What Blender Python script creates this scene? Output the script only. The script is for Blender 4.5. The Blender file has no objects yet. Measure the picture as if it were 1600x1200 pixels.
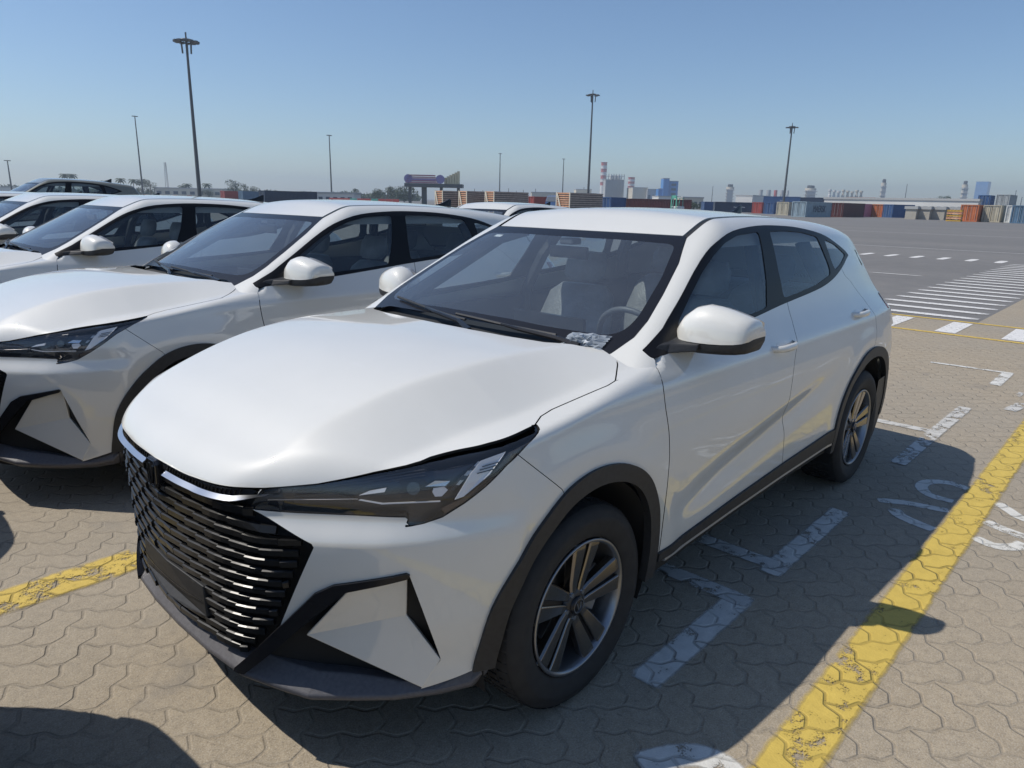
import bpy, math, random
import numpy as np
from mathutils import Vector, Matrix
random.seed(7); RNG=np.random.default_rng(5)
SC=bpy.context.scene
# ------------------------------------------------------------------ camera, sky, sun
CAM_POS=np.array([1.63284962,2.07351769,1.59966363]); CYAW,CPITCH,CROLL,CF=3.88578333,.254690087,.0222370153,1097.70873
def cam_axes():
    f=np.array([math.cos(CPITCH)*math.cos(CYAW),math.cos(CPITCH)*math.sin(CYAW),-math.sin(CPITCH)])
    r=np.cross(f,[0,0,1]); r/=np.linalg.norm(r); u=np.cross(r,f)
    c,s=math.cos(CROLL),math.sin(CROLL)
    return c*r+s*u,-s*r+c*u,f
cr,cu,cf=cam_axes()
cam=bpy.data.cameras.new('camera'); camo=bpy.data.objects.new('camera',cam); SC.collection.objects.link(camo)
M=Matrix(((cr[0],cu[0],-cf[0],CAM_POS[0]),(cr[1],cu[1],-cf[1],CAM_POS[1]),(cr[2],cu[2],-cf[2],CAM_POS[2]),(0,0,0,1)))
camo.matrix_world=M; cam.sensor_width=36; cam.lens=CF/1600*36; cam.clip_start=.05; cam.clip_end=6000
SC.camera=camo; SC.render.resolution_x=1024; SC.render.resolution_y=768
SUN_EL=math.radians(53.5); SUNV=Vector((.5,-.53,1.0)).normalized(); SUN_AZ=math.atan2(SUNV.y,SUNV.x)
w=bpy.data.worlds.new('World'); SC.world=w; w.use_nodes=True; nt=w.node_tree; nt.nodes.clear()
sky=nt.nodes.new('ShaderNodeTexSky'); sky.sky_type='NISHITA'; sky.sun_disc=False; sky.sun_elevation=SUN_EL
sky.sun_rotation=math.radians(90)-SUN_AZ; sky.air_density=1.0; sky.dust_density=.35; sky.ozone_density=5.5; sky.altitude=0
bg=nt.nodes.new('ShaderNodeBackground'); bg.inputs[1].default_value=.106
wo=nt.nodes.new('ShaderNodeOutputWorld'); nt.links.new(sky.outputs[0],bg.inputs[0]); nt.links.new(bg.outputs[0],wo.inputs[0])
sl=bpy.data.lights.new('sun','SUN'); sl.energy=3.8; sl.angle=math.radians(.53); sl.color=(1,.94,.85)
so=bpy.data.objects.new('sun',sl); SC.collection.objects.link(so)
so.rotation_euler=SUNV.to_track_quat('Z','Y').to_euler(); so.location=(0,0,30)
SC.view_settings.view_transform='Standard'; SC.view_settings.look='None'; SC.view_settings.gamma=1; SC.view_settings.exposure=0.12
# ------------------------------------------------------------------ helpers
COL=SC.collection
class Nd:
    """tiny operator wrapper over math nodes"""
    def __init__(s,nt,sock): s.nt=nt; s.s=sock
def mnode(nt,op,*a):
    n=nt.nodes.new('ShaderNodeMath'); n.operation=op
    for i,v in enumerate(a):
        if isinstance(v,Nd): nt.links.new(v.s,n.inputs[i])
        else: n.inputs[i].default_value=float(v)
    return Nd(nt,n.outputs[0])
def _b(op,rev=False):
    def f(s,o): return mnode(s.nt,op,o,s) if rev else mnode(s.nt,op,s,o)
    return f
for nm,op in (('add','ADD'),('sub','SUBTRACT'),('mul','MULTIPLY'),('truediv','DIVIDE')):
    setattr(Nd,'__%s__'%nm,_b(op)); setattr(Nd,'__r%s__'%nm,_b(op,True))
Nd.__lt__=_b('LESS_THAN'); Nd.__gt__=_b('GREATER_THAN')
def mat(name,col=(.5,.5,.5),rough=.5,metal=0,coat=0,coat_rough=.03,spec=.5,**k):
    m=bpy.data.materials.new(name); m.use_nodes=True; b=m.node_tree.nodes['Principled BSDF']
    b.inputs['Base Color'].default_value=(*col,1); b.inputs['Roughness'].default_value=rough
    b.inputs['Metallic'].default_value=metal; b.inputs['Coat Weight'].default_value=coat
    b.inputs['Coat Roughness'].default_value=coat_rough; b.inputs['Specular IOR Level'].default_value=spec
    for kk,v in k.items(): b.inputs[kk].default_value=v
    return m
def noise(nt,vec,scale,detail=3,rough=.5,dim='3D'):
    n=nt.nodes.new('ShaderNodeTexNoise'); n.inputs['Scale'].default_value=scale; n.inputs['Detail'].default_value=detail
    n.inputs['Roughness'].default_value=rough
    if vec is not None: nt.links.new(vec,n.inputs['Vector'])
    return Nd(nt,n.outputs['Fac'])
def ramp(nt,fac,stops):
    n=nt.nodes.new('ShaderNodeValToRGB'); e=n.color_ramp.elements
    while len(e)<len(stops): e.new(.5)
    for i,(p_,c) in enumerate(stops): e[i].position=p_; e[i].color=(*c,1) if len(c)==3 else c
    nt.links.new(fac.s,n.inputs[0]); return n.outputs[0]
def mixc(nt,fac,a,b,mode='MIX'):
    n=nt.nodes.new('ShaderNodeMix'); n.data_type='RGBA'; n.blend_type=mode
    if isinstance(fac,Nd): nt.links.new(fac.s,n.inputs[0])
    else: n.inputs[0].default_value=fac
    for i,v in ((6,a),(7,b)):
        if isinstance(v,tuple): n.inputs[i].default_value=(*v,1)
        else: nt.links.new(v,n.inputs[i])
    return n.outputs[2]
def bump(nt,h,strength=.3,dist=.01,normal=None):
    n=nt.nodes.new('ShaderNodeBump'); n.inputs['Strength'].default_value=strength; n.inputs['Distance'].default_value=dist
    nt.links.new(h.s,n.inputs['Height'])
    if normal is not None: nt.links.new(normal,n.inputs['Normal'])
    return n.outputs[0]
def noisy(name,c1,c2,scale=5,rough=.8,bs=.0,bd=.01,**k):
    m=mat(name,c1,rough,**k); nt=m.node_tree; b=nt.nodes['Principled BSDF']
    tc=nt.nodes.new('ShaderNodeTexCoord').outputs['Object']
    f=noise(nt,tc,scale,5); nt.links.new(ramp(nt,f,[(.3,c1),(.7,c2)]),b.inputs['Base Color'])
    if bs: nt.links.new(bump(nt,noise(nt,tc,scale*12,3),bs,bd),b.inputs['Normal'])
    return m
def mesh_obj(name,V,Fc,m,parent=None,N=None,smooth=True,mats=None,fm=None):
    me=bpy.data.meshes.new(name); me.from_pydata([tuple(map(float,v)) for v in V],[],[tuple(map(int,f)) for f in Fc])
    if smooth: me.polygons.foreach_set('use_smooth',np.ones(len(me.polygons),bool))
    for x in (mats or [m]): me.materials.append(x)
    if fm is not None: me.polygons.foreach_set('material_index',fm)
    if N is not None: me.normals_split_custom_set([tuple(n) for n in N])
    me.update()
    o=bpy.data.objects.new(name,me); COL.objects.link(o)
    if parent: o.parent=parent
    return o
def empty(name,loc=(0,0,0),rz=0,label=None,cat=None,group=None,parent=None):
    o=bpy.data.objects.new(name,None); COL.objects.link(o); o.location=loc; o.rotation_euler=(0,0,rz)
    o.empty_display_size=.2
    if parent: o.parent=parent
    if label: tag(o,label,cat,group)
    return o
def tag(o,label=None,cat=None,group=None,kind=None):
    if label: o['label']=label
    if cat: o['category']=cat
    if group: o['group']=group
    if kind: o['kind']=kind
    return o
class MB:
    def __init__(s): s.V=[]; s.F=[]
    def add(s,V,F):
        n=len(s.V); s.V+= [tuple(map(float,v)) for v in V]; s.F+=[tuple(i+n for i in f) for f in F]; return s
    def box(s,c,d,rz=0,taper=1):
        x,y,z=[a/2 for a in d]; P=[]
        for k,(a,b,e) in enumerate([(-1,-1,-1),(1,-1,-1),(1,1,-1),(-1,1,-1),(-1,-1,1),(1,-1,1),(1,1,1),(-1,1,1)]):
            t=taper if e>0 else 1
            X,Y=a*x*t,b*y*t; P.append((c[0]+X*math.cos(rz)-Y*math.sin(rz),c[1]+X*math.sin(rz)+Y*math.cos(rz),c[2]+e*z))
        return s.add(P,[(0,3,2,1),(4,5,6,7),(0,1,5,4),(1,2,6,5),(2,3,7,6),(3,0,4,7)])
    def hexa(s,P): return s.add(P,[(0,3,2,1),(4,5,6,7),(0,1,5,4),(1,2,6,5),(2,3,7,6),(3,0,4,7)])
    def tube(s,pts,r,n=8,cap=True):
        pts=[np.array(q,float) for q in pts]; rs=r if hasattr(r,'__len__') else [r]*len(pts); P=[]; F=[]
        for i,q in enumerate(pts):
            d=pts[min(i+1,len(pts)-1)]-pts[max(i-1,0)]; d/=np.linalg.norm(d)
            a=np.array([0,0,1.]) if abs(d[2])<.9 else np.array([1.,0,0]); u=np.cross(d,a); u/=np.linalg.norm(u); v=np.cross(d,u)
            for k in range(n):
                t=2*math.pi*k/n; P.append(q+rs[i]*(math.cos(t)*u+math.sin(t)*v))
        for i in range(len(pts)-1):
            for k in range(n):
                a,b=i*n+k,i*n+(k+1)%n; F.append((a,b,b+n,a+n))
        if cap: F.append(tuple(range(n-1,-1,-1))); F.append(tuple((len(pts)-1)*n+k for k in range(n)))
        return s.add(P,F)
    def lathe(s,prof,c,n=32,axis='y'):
        # prof: (radius, offset) revolve about axis through c
        P=[];F=[]
        for r,h in prof:
            for k in range(n):
                t=2*math.pi*k/n; a,b=r*math.cos(t),r*math.sin(t)
                P.append((c[0]+a,c[1]+h,c[2]+b) if axis=='y' else ((c[0]+a,c[1]+b,c[2]+h) if axis=='z' else (c[0]+h,c[1]+a,c[2]+b)))
        for i in range(len(prof)-1):
            for k in range(n):
                a,b=i*n+k,i*n+(k+1)%n; F.append((a,a+n,b+n,b))
        return s.add(P,F)
    def prism(s,poly,z0,z1):
        n=len(poly); P=[(x,y,z0) for x,y in poly]+[(x,y,z1) for x,y in poly]
        return s.add(P,[tuple(range(n-1,-1,-1)),tuple(range(n,2*n))]+[(i,(i+1)%n,(i+1)%n+n,i+n) for i in range(n)])
    def loft(s,rings,closed=True,cap=True):
        n=len(rings[0]); P=[q for r in rings for q in r]; F=[]
        for i in range(len(rings)-1):
            for k in range(n if closed else n-1):
                a,b=i*n+k,i*n+(k+1)%n; F.append((a,b,b+n,a+n))
        if cap and closed: F.append(tuple(range(n-1,-1,-1))); F.append(tuple((len(rings)-1)*n+k for k in range(n)))
        return s.add(P,F)
    def build(s,name,m,parent=None,smooth=False,bevel=0,auto=None):
        o=mesh_obj(name,s.V,s.F,m,parent,smooth=smooth)
        if bevel:
            b=o.modifiers.new('b','BEVEL'); b.width=bevel; b.segments=2; b.limit_method='ANGLE'; b.angle_limit=math.radians(35)
        if auto:
            import bmesh
            bm=bmesh.new(); bm.from_mesh(o.data)
            for e in bm.edges:
                if len(e.link_faces)==2 and e.calc_face_angle(0)>auto: e.smooth=False
            for f in bm.faces: f.smooth=True
            bm.to_mesh(o.data); bm.free()
        return o
# ------------------------------------------------------------------ body shape functions

def spline(xs,ys):
    xs=np.array(xs,float); ys=np.array(ys,float); h=np.diff(xs); d=np.diff(ys)/h
    m=np.zeros_like(ys); m[0]=d[0]; m[-1]=d[-1]
    for i in range(1,len(xs)-1):
        m[i]=0 if d[i-1]*d[i]<=0 else (h[i-1]+h[i])/(h[i-1]/d[i]+h[i]/d[i-1]) if False else (d[i-1]*h[i]+d[i]*h[i-1])/(h[i-1]+h[i])
    def f(x):
        x=np.asarray(x,float); i=np.clip(np.searchsorted(xs,x)-1,0,len(xs)-2)
        t=(x-xs[i])/h[i]; lo=t<0; hi=t>1; tc=np.clip(t,0,1)
        r=((1+2*tc)*(1-tc)**2)*ys[i]+(tc*(1-tc)**2)*h[i]*m[i]+(tc*tc*(3-2*tc))*ys[i+1]+(tc*tc*(tc-1))*h[i]*m[i+1]
        r=np.where(lo,ys[0]+(x-xs[0])*m[0],r); r=np.where(hi,ys[-1]+(x-xs[-1])*m[-1],r); return r
    return f
def smax(a,b,r):
    # smooth max with blend radius r (polynomial)
    h=np.clip(.5+.5*(a-b)/r,0,1)
    return b*(1-h)+a*h+r*h*(1-h)
def sst(a,b,x):
    t=np.clip((x-a)/(b-a),0,1); return t*t*(3-2*t)
Wp=spline([-3.6,-3.2,-2.9,-2.5,-1.5,-.5,0,.4,.7],[.80,.875,.905,.92,.925,.922,.918,.895,.86])
Bz=spline([.12,.2,.3,.4,.55,.65,.74,.82,.90,.955,.99,1.0,1.012,1.05,1.10,1.3,1.5,1.6],[.05,.035,.02,.009,.004,.002,.000,.006,.019,.031,.0385,.0415,.0475,.072,.103,.188,.285,.36])
def S(x,z):
    return Wp(x)-Bz(z)-.07*sst(.55,.28,z)*sst(.3,.6,x)+.006*np.exp(-((np.hypot(x+.0,z-.36)-.50)/.06)**2)+.006*np.exp(-((np.hypot(x+2.66,z-.36)-.52)/.06)**2)-.018*np.exp(-((z-.50-.17*(-x-.45))/.055)**2)*sst(-.42,-.9,x)*sst(-2.3,-1.7,x)+.034*sst(.802,.728,z)*sst(.42,.72,z)*sst(.25,.5,x)-np.maximum(0,-2.2-x)**2*.10*np.clip((z-1.0)/.5,0,1)
Hc=spline([-.6,-.25,0,.2,.4,.58,.70,.78,.85,.93],[1.135,1.132,1.132,1.121,1.092,1.042,.995,.95,.915,.86])
Hd=spline([-.5,-.2,.1,.4,.7,.9],[.03,.062,.103,.105,.065,.03])
zBelt=spline([-3.0,-2.72,-2.509,-2.322,-2.113,-1.777,-1.595,-1.312,-.9,-.445],[1.36,1.338,1.281,1.236,1.203,1.177,1.164,1.140,1.109,1.083])
def H(x,y):
    ay=np.abs(y)
    yc=np.interp(x,[-.4,.2,.85],[.58,.545,.44]); sp=lambda q: .5*(q+np.sqrt(q*q+.0002)); z=Hc(x)-.05*ay**2-Hd(x)*(sp(ay-yc)-sp(ay-yc-.20))/.20
    return z+.7*sst(-.46,-.75,x)*sst(-3.02,-2.85,x)
Fz=spline([.12,.2,.3,.42,.6,.75,.82,.88,.95],[-.04,-.03,-.008,-.008,-.003,-.0,-.0,-.012,-.05])
Fy=spline([0,.2,.4,.5,.585,.67,.75,.82,.88,.95],[.925,.914,.875,.808,.738,.665,.585,.49,.38,.2])
def F(y,z):
    ay=np.abs(y)
    return Fy(ay)+Fz(z)+.034*sst(.802,.728,z)*sst(.42,.72,z)*sst(.36,.5,ay)-.05*sst(.5,.3,z)*sst(.42,.6,ay)
def Rr(y,z):
    ay=np.abs(y)
    return -3.55+.12*ay**2+.3*ay**6+spline([.2,.5,.85,1.0,1.2],[.04,0,.02,.09,.2])(z)
def low(x,y,z):
    g=smax(np.abs(y)-S(x,z),(z-H(x,y))*1.0,.024)
    g=smax(g,(x-F(y,z)),.034)
    g=smax(g,(Rr(y,z)-x),.15)
    return g
XW=spline([1.0,1.09,1.3,1.48,1.56],[-.10,-.26,-.66,-1.03,-1.22])
Rf=spline([-3.1,-2.9,-2.5,-2.0,-1.6,-1.3,-1.1,-.9],[1.475,1.505,1.548,1.575,1.582,1.575,1.562,1.53])
def green(x,y,z):
    ay=np.abs(y)
    side=ay-S(x,z)
    ws=(x-(XW(z)-.26*ay**2))*.5
    rf=z-(Rf(x)-.10*ay**2)
    rr=((-3.08-.0*z+1.1*(z-1.45)*.52)-x+.12*ay**2)*.8
    g=smax(ws,rf,.025)
    g=smax(g,side,.06)
    g=smax(g,rr,.04)
    return g
def body(x,y,z): return np.minimum(low(x,y,z),green(x,y,z))
# ------------------------------------------------------------------ car body as an implicit solid, traced onto a fan grid
class PM:   # triangle mesh with normals
    def __init__(s,V,N,T): s.V=V; s.N=N; s.T=T
def grad(f,P,e=8e-4):
    g=np.stack([f(*(P+np.eye(3)[i]*e).T)-f(*(P-np.eye(3)[i]*e).T) for i in range(3)],1)
    return g/np.maximum(np.linalg.norm(g,axis=1,keepdims=True),1e-9)
def trace(f,O,D,t1=1.9):
    a=np.zeros(len(O)); b=np.full(len(O),t1)
    for _ in range(22):
        m=(a+b)/2; q=O+m[:,None]*D; ins=f(q[:,0],q[:,1],q[:,2])<0
        a=np.where(ins,m,a); b=np.where(ins,b,m)
    return O+((a+b)/2)[:,None]*D
def fan(f,xf,xr,z0,th,dx=.014,dphi=.72,dphir=1.6):
    xs=np.arange(xr,xf,dx); cols=[]
    for ph in np.radians(np.linspace(180,90,int(90/dphir)+1)[:-1]): cols.append((xr,ph))
    for x in xs: cols.append((x,math.pi/2))
    for ph in np.radians(np.linspace(90,0,int(90/dphi)+1)): cols.append((xf,ph))
    c=np.array(cols); t=np.radians(th); nc,ntn=len(c),len(t)
    X,T=np.meshgrid(c[:,0],t,indexing='ij'); PH,_=np.meshgrid(c[:,1],t,indexing='ij')
    O=np.stack([X,0*X,0*X+z0],-1).reshape(-1,3); D=np.stack([np.cos(PH)*np.cos(T),np.sin(PH)*np.cos(T),np.sin(T)],-1).reshape(-1,3)
    V=trace(f,O,D); V[np.abs(V[:,1])<1e-4,1]=0
    N=grad(f,V)
    i,j=np.meshgrid(np.arange(nc-1),np.arange(ntn-1),indexing='ij'); a=(i*ntn+j).ravel(); b=a+ntn
    # choose diagonals consistently
    Tt=np.concatenate([np.stack([a,a+1,b+1],1),np.stack([a,b+1,b],1)])
    area=np.linalg.norm(np.cross(V[Tt[:,1]]-V[Tt[:,0]],V[Tt[:,2]]-V[Tt[:,0]]),axis=1)
    Tt=Tt[area>1e-10]
    fn=np.cross(V[Tt[:,1]]-V[Tt[:,0]],V[Tt[:,2]]-V[Tt[:,0]]); flip=(fn*N[Tt[:,0]]).sum(1)<0
    Tt[flip]=Tt[flip][:,::-1]
    return PM(V,N,Tt)
def clip(pm,d):
    """keep d<0"""
    V,N,T=pm.V,pm.N,pm.T; d=np.where(np.abs(d)<1e-7,-1e-7,d); ins=d[T]<0; k=ins.sum(1)
    out=[T[k==3]]; newV=[];newN=[];cache={}
    base=len(V)
    def cut(i,j):
        key=np.where(i<j,i,j).astype(np.int64)*base+np.where(i<j,j,i); return key
    res=[]
    for kk in (1,2):
        S_=T[k==kk]; I=ins[k==kk]
        if len(S_)==0: continue
        # rotate so that lone vertex first
        lone=I if kk==1 else ~I
        r=np.argmax(lone,1); idx=(r[:,None]+np.arange(3))%3; S_=np.take_along_axis(S_,idx,1)
        a,b,c=S_.T; res.append((kk,a,b,c))
    keys=[]
    for kk,a,b,c in res: keys+=[cut(a,b),cut(a,c)]
    if keys:
        allk=np.unique(np.concatenate(keys)); i=allk//base; j=allk%base
        t=d[i]/(d[i]-d[j]); nv=V[i]*(1-t)[:,None]+V[j]*t[:,None]; nn=N[i]*(1-t)[:,None]+N[j]*t[:,None]
        nn/=np.maximum(np.linalg.norm(nn,axis=1,keepdims=True),1e-9)
        for kk,a,b,c in res:
            p1=base+np.searchsorted(allk,cut(a,b)); p2=base+np.searchsorted(allk,cut(a,c))
            if kk==1: out.append(np.stack([a,p1,p2],1))
            else: out+= [np.stack([p1,b,c],1),np.stack([p1,c,p2],1)]
        V=np.concatenate([V,nv]); N=np.concatenate([N,nn])
    T=np.concatenate(out)
    u,inv=np.unique(T,return_inverse=True); return PM(V[u],N[u],inv.reshape(T.shape))
def sdf(poly,x,y):
    """signed distance to polygon, negative inside"""
    P=np.array(poly,float); n=len(P); d=np.full(x.shape,1e9); c=np.zeros(x.shape,bool)
    for i in range(n):
        a=P[i]; b=P[(i+1)%n]; e=b-a; wx,wy=x-a[0],y-a[1]; t=np.clip((wx*e[0]+wy*e[1])/(e@e+1e-12),0,1)
        d=np.minimum(d,(wx-e[0]*t)**2+(wy-e[1]*t)**2)
        if a[1]!=b[1]:
            c^=((a[1]>y)!=(b[1]>y))&(x<(b[0]-a[0])*(y-a[1])/(b[1]-a[1])+a[0])
    return np.where(c,-1,1)*np.sqrt(d)
def segd(a,b,x,y):
    e=(b[0]-a[0],b[1]-a[1]); t=np.clip(((x-a[0])*e[0]+(y-a[1])*e[1])/(e[0]**2+e[1]**2),0,1); return np.hypot(x-a[0]-t*e[0],y-a[1]-t*e[1])
def seg3(a,b,P):
    a=np.array(a);b=np.array(b);e=b-a;t=np.clip(((P-a)@e)/(e@e),0,1);return np.linalg.norm(P-a-t[:,None]*e,axis=1)
def rnd(poly,it=2):
    """round a polygon by corner cutting"""
    P=[np.array(q,float) for q in poly]
    for _ in range(it):
        Q=[]
        for i in range(len(P)):
            a,b=P[i],P[(i+1)%len(P)]; L=np.linalg.norm(b-a); f=min(.25,.012/max(L,1e-6))
            Q+=[a+(b-a)*f,b-(b-a)*f]
        P=Q
    return P
def smoothpoly(pts,closed=True,n=5):
    P=np.array(pts,float); m=len(P); out=[]
    for i in range(m if closed else m-1):
        p0,p1,p2,p3=(P[(i-1)%m],P[i],P[(i+1)%m],P[(i+2)%m]) if closed else (P[max(i-1,0)],P[i],P[i+1],P[min(i+2,m-1)])
        for t in np.linspace(0,1,n,endpoint=False):
            out.append(.5*((2*p1)+(-p0+p2)*t+(2*p0-5*p1+4*p2-p3)*t*t+(-p0+3*p1-3*p2+p3)*t**3))
    if not closed: out.append(P[-1])
    return out
def mirror(pm): return PM(pm.V*[1,-1,1],pm.N*[1,-1,1],pm.T[:,::-1])
def both(pm):
    m=mirror(pm); V=np.concatenate([pm.V,m.V]); N=np.concatenate([pm.N,m.N]); T=np.concatenate([pm.T,m.T+len(pm.V)])
    key=np.arange(len(V)); n=len(pm.V); on=np.abs(pm.V[:,1])<1e-6; key[n:][on]=np.arange(n)[on]
    N=N.copy(); N[:n][on,1]=0
    T=key[T]; u,inv=np.unique(T,return_inverse=True); return PM(V[u],N[u],inv.reshape(T.shape))
def offset(pm,h): return PM(pm.V+pm.N*h,pm.N,pm.T)
def part(name,pm,m,parent,skirt=.014,flare=0,inner=None):
    """panel with returned edges"""
    V,N,T=pm.V,pm.N,pm.T
    fl=[];
    if skirt:
        E=np.concatenate([T[:,[0,1]],T[:,[1,2]],T[:,[2,0]]]); n=len(V)
        key=np.sort(E,1); kk=key[:,0].astype(np.int64)*n+key[:,1]; u,idx,cnt=np.unique(kk,return_index=True,return_counts=True)
        B=E[idx[cnt==1]]
        a,b=B[:,0],B[:,1]; na=len(B)
        sv=np.concatenate([V[a],V[b],V[b]-N[b]*skirt,V[a]-N[a]*skirt]); s0=n
        k=np.arange(na); q1=np.stack([s0+k+na,s0+k,s0+k+3*na],1); q2=np.stack([s0+k+na,s0+k+3*na,s0+k+2*na],1)
        fn=np.cross(sv[k]-sv[k+na],sv[k+3*na]-sv[k+na]); fn/=np.maximum(np.linalg.norm(fn,axis=1,keepdims=True),1e-9)
        V2=np.concatenate([V,sv]); N2=np.concatenate([N,fn,fn,fn,fn]); T2=np.concatenate([T,q1,q2])
    else: V2,N2,T2=V,N,T
    return fast_mesh(name,V2,N2,T2,m,parent,len(T) if (skirt and name in ('hood','fender','front_door','rear_door','body_side','front_bumper')) else 0)
GAPSHADE=mat('gap_shade',(.008,.008,.008),.9)  # panel edge returns coloured black, painting in the shade of the shut lines
def fast_mesh(name,V,N,T,m,parent=None,nd=0):
    me=bpy.data.meshes.new(name); me.vertices.add(len(V)); me.vertices.foreach_set('co',V.astype(np.float32).ravel())
    me.loops.add(len(T)*3); me.loops.foreach_set('vertex_index',T.astype(np.int32).ravel())
    me.polygons.add(len(T)); me.polygons.foreach_set('loop_start',np.arange(0,len(T)*3,3,dtype=np.int32))
    me.polygons.foreach_set('use_smooth',np.ones(len(T),bool)); me.update(calc_edges=True); me.validate()
    if len(me.loops)==len(T)*3: me.normals_split_custom_set(N[T.ravel()].astype(float).tolist())
    me.materials.append(m)
    if nd: me.materials.append(GAPSHADE); mi=np.zeros(len(me.polygons),np.int32); mi[nd:]=1; me.polygons.foreach_set('material_index',mi)
    o=bpy.data.objects.new(name,me); COL.objects.link(o)
    if parent: o.parent=parent
    return o
# ------------------------------------------------------------------ the white SUV
PAINT=mat('white_paint',(.60,.60,.58),.45,0,1.0,.04,.35,**{'Coat IOR':1.85})
_nt=PAINT.node_tree; _b_=_nt.nodes['Principled BSDF']; _tc=_nt.nodes.new('ShaderNodeTexCoord').outputs['Object']
_f=noise(_nt,_tc,1.6,6,.6); _nt.links.new(ramp(_nt,_f,[(.3,(.665,.655,.605)),(.7,(.71,.70,.65))]),_b_.inputs['Base Color'])
_mp=_nt.nodes.new('ShaderNodeMapping'); _mp.inputs['Scale'].default_value=(9,1.2,1.2); _mp.inputs['Rotation'].default_value=(0,0,.5); _nt.links.new(_tc,_mp.inputs[0]); _st=noise(_nt,_mp.outputs[0],2.2,7,.75); _sr=_nt.nodes.new('ShaderNodeMapRange'); _nt.links.new(_st.s,_sr.inputs[0]); _sr.inputs[1].default_value=.60; _sr.inputs[2].default_value=.72; _sr.inputs[4].default_value=.35
_nt.links.new(mixc(_nt,Nd(_nt,_sr.outputs[0]),_b_.inputs['Base Color'].links[0].from_socket,(.76,.755,.72)),_b_.inputs['Base Color'])
_g=noise(_nt,_tc,9,7,.7); _nt.links.new(ramp(_nt,_g,[(.4,(.015,.015,.015)),(.75,(.09,.09,.09))]),_b_.inputs['Coat Roughness'])
BLACKP=noisy('black_plastic',(.016,.017,.019),(.026,.027,.029),60,.55,.12,.002)
GLOSSB=mat('gloss_black',(.012,.012,.014),.22,0,0,.03,.35)
GREYP=noisy('grey_textured_plastic',(.085,.083,.09),(.115,.112,.12),90,.5,.25,.002)
RUBBER=noisy('tyre_rubber',(.013,.013,.014),(.022,.022,.022),25,.75,.1,.002)
RIMM=mat('rim_metal',(.24,.225,.21),.2,.95,.3,.05)
RIMD=mat('rim_dark',(.045,.046,.05),.35,.6)
CHROME=mat('chrome',(.62,.63,.66),.18,1)
STRIPM=mat('satin_chrome',(.50,.52,.56),.28,1)
DCHROME=mat('dark_chrome',(.09,.088,.085),.2,.9,.3)
SLATM=mat('slat_black',(.014,.014,.014),.30,0,0,spec=.35)
FRAMEM=mat('window_frame_black',(.006,.006,.007),.38,0,0,.03,.22)
BORDM=mat('ceramic_border',(.012,.012,.014),.25,0,0,.03,.35)
RIMBR=mat('lamp_rim_brown',(.07,.05,.04),.25,.3,.5)
DARK=mat('inner_black',(.012,.012,.012),.8)
SEATM=noisy('seat_cover',(.16,.165,.175),(.30,.305,.31),7,.42,.4,.01)
DASH=mat('dashboard_black',(.03,.032,.036),.6)
HILITE=mat('highlight_silver',(.45,.46,.47),.35,.6)
TAILM=mat('tail_lamp_red',(.12,.01,.012),.1,0,1)
STEEL=mat('brake_steel',(.45,.44,.43),.35,1)
FILM=mat('clear_film',(.75,.76,.78),.25,0,0,.03,.8)
def glassmat(name,tint,f0,rough=0.02,dust=0):
    m=bpy.data.materials.new(name); m.use_nodes=True; nt=m.node_tree; nt.nodes.clear(); o=nt.nodes.new('ShaderNodeOutputMaterial')
    t=nt.nodes.new('ShaderNodeBsdfTransparent'); t.inputs[0].default_value=(*tint,1)
    g=nt.nodes.new('ShaderNodeBsdfGlossy'); g.inputs['Roughness'].default_value=rough; g.inputs[0].default_value=(.95,.97,1,1)
    lw=nt.nodes.new('ShaderNodeLayerWeight'); lw.inputs[0].default_value=.5; F0=((f0-1)/(f0+1))**2*1.7; fc=Nd(nt,lw.outputs['Facing']); fr=mnode(nt,'POWER',fc,5.0)*(1-F0)+F0
    mx=nt.nodes.new('ShaderNodeMixShader'); nt.links.new(fr.s,mx.inputs[0]); nt.links.new(t.outputs[0],mx.inputs[1]); nt.links.new(g.outputs[0],mx.inputs[2])
    out=mx.outputs[0]
    if dust:
        tc=nt.nodes.new('ShaderNodeTexCoord').outputs['Object']; n=noise(nt,tc,9,8,.75)*.5+noise(nt,tc,1.3,2)*.3+.18; d=nt.nodes.new('ShaderNodeBsdfDiffuse'); d.inputs[0].default_value=(.46,.51,.56,1)
        m2=nt.nodes.new('ShaderNodeMixShader'); r_=n*dust; nt.links.new(r_.s,m2.inputs[0]); nt.links.new(out,m2.inputs[1]); nt.links.new(d.outputs[0],m2.inputs[2]); out=m2.outputs[0]
    nt.links.new(out,o.inputs[0]); return m
WSG=glassmat('windscreen_glass',(.80,.86,.86),1.75,.02,.12)
SDG=glassmat('side_glass',(.68,.74,.74),1.5,.015,.04)
LENS=glassmat('lamp_lens',(.90,.90,.92),1.5,.01,.03)
def phz(P): return np.degrees(np.arctan2(np.abs(P[:,1]),P[:,0]))
KU=.0157
def U(poly): return [(a*KU,b) for a,b in poly]
def lin(pts): 
    a=np.array(pts,float); o=np.argsort(a[:,0]); a=a[o]; return lambda x:np.interp(x,a[:,0],a[:,1])
HL=[(27.0,.812),(29.4,.866),(38,.905),(47,.936),(56.2,.961),(66.7,.982),(76.8,.999),(78.2,.985),(73.4,.957),(68.5,.918),(64.6,.872),(61.1,.834),(57.5,.80),(54.6,.787),(51.9,.78),(52.5,.805),(44.1,.81),(35.1,.81)]
GRI=[(-6,.85),(0,.85),(13,.851),(20.4,.859),(25.8,.864),(29.0,.868),(27.2,.812),(37.9,.731),(30.3,.457),(25.2,.363),(22.5,.325),(-6,.325)]
FOG=[(52.2,.651),(40.5,.612),(37.6,.580),(30.3,.452),(25.2,.363),(22.5,.325),(22.5,.05),(54,.05),(54,.252),(57.5,.351)]
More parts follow.
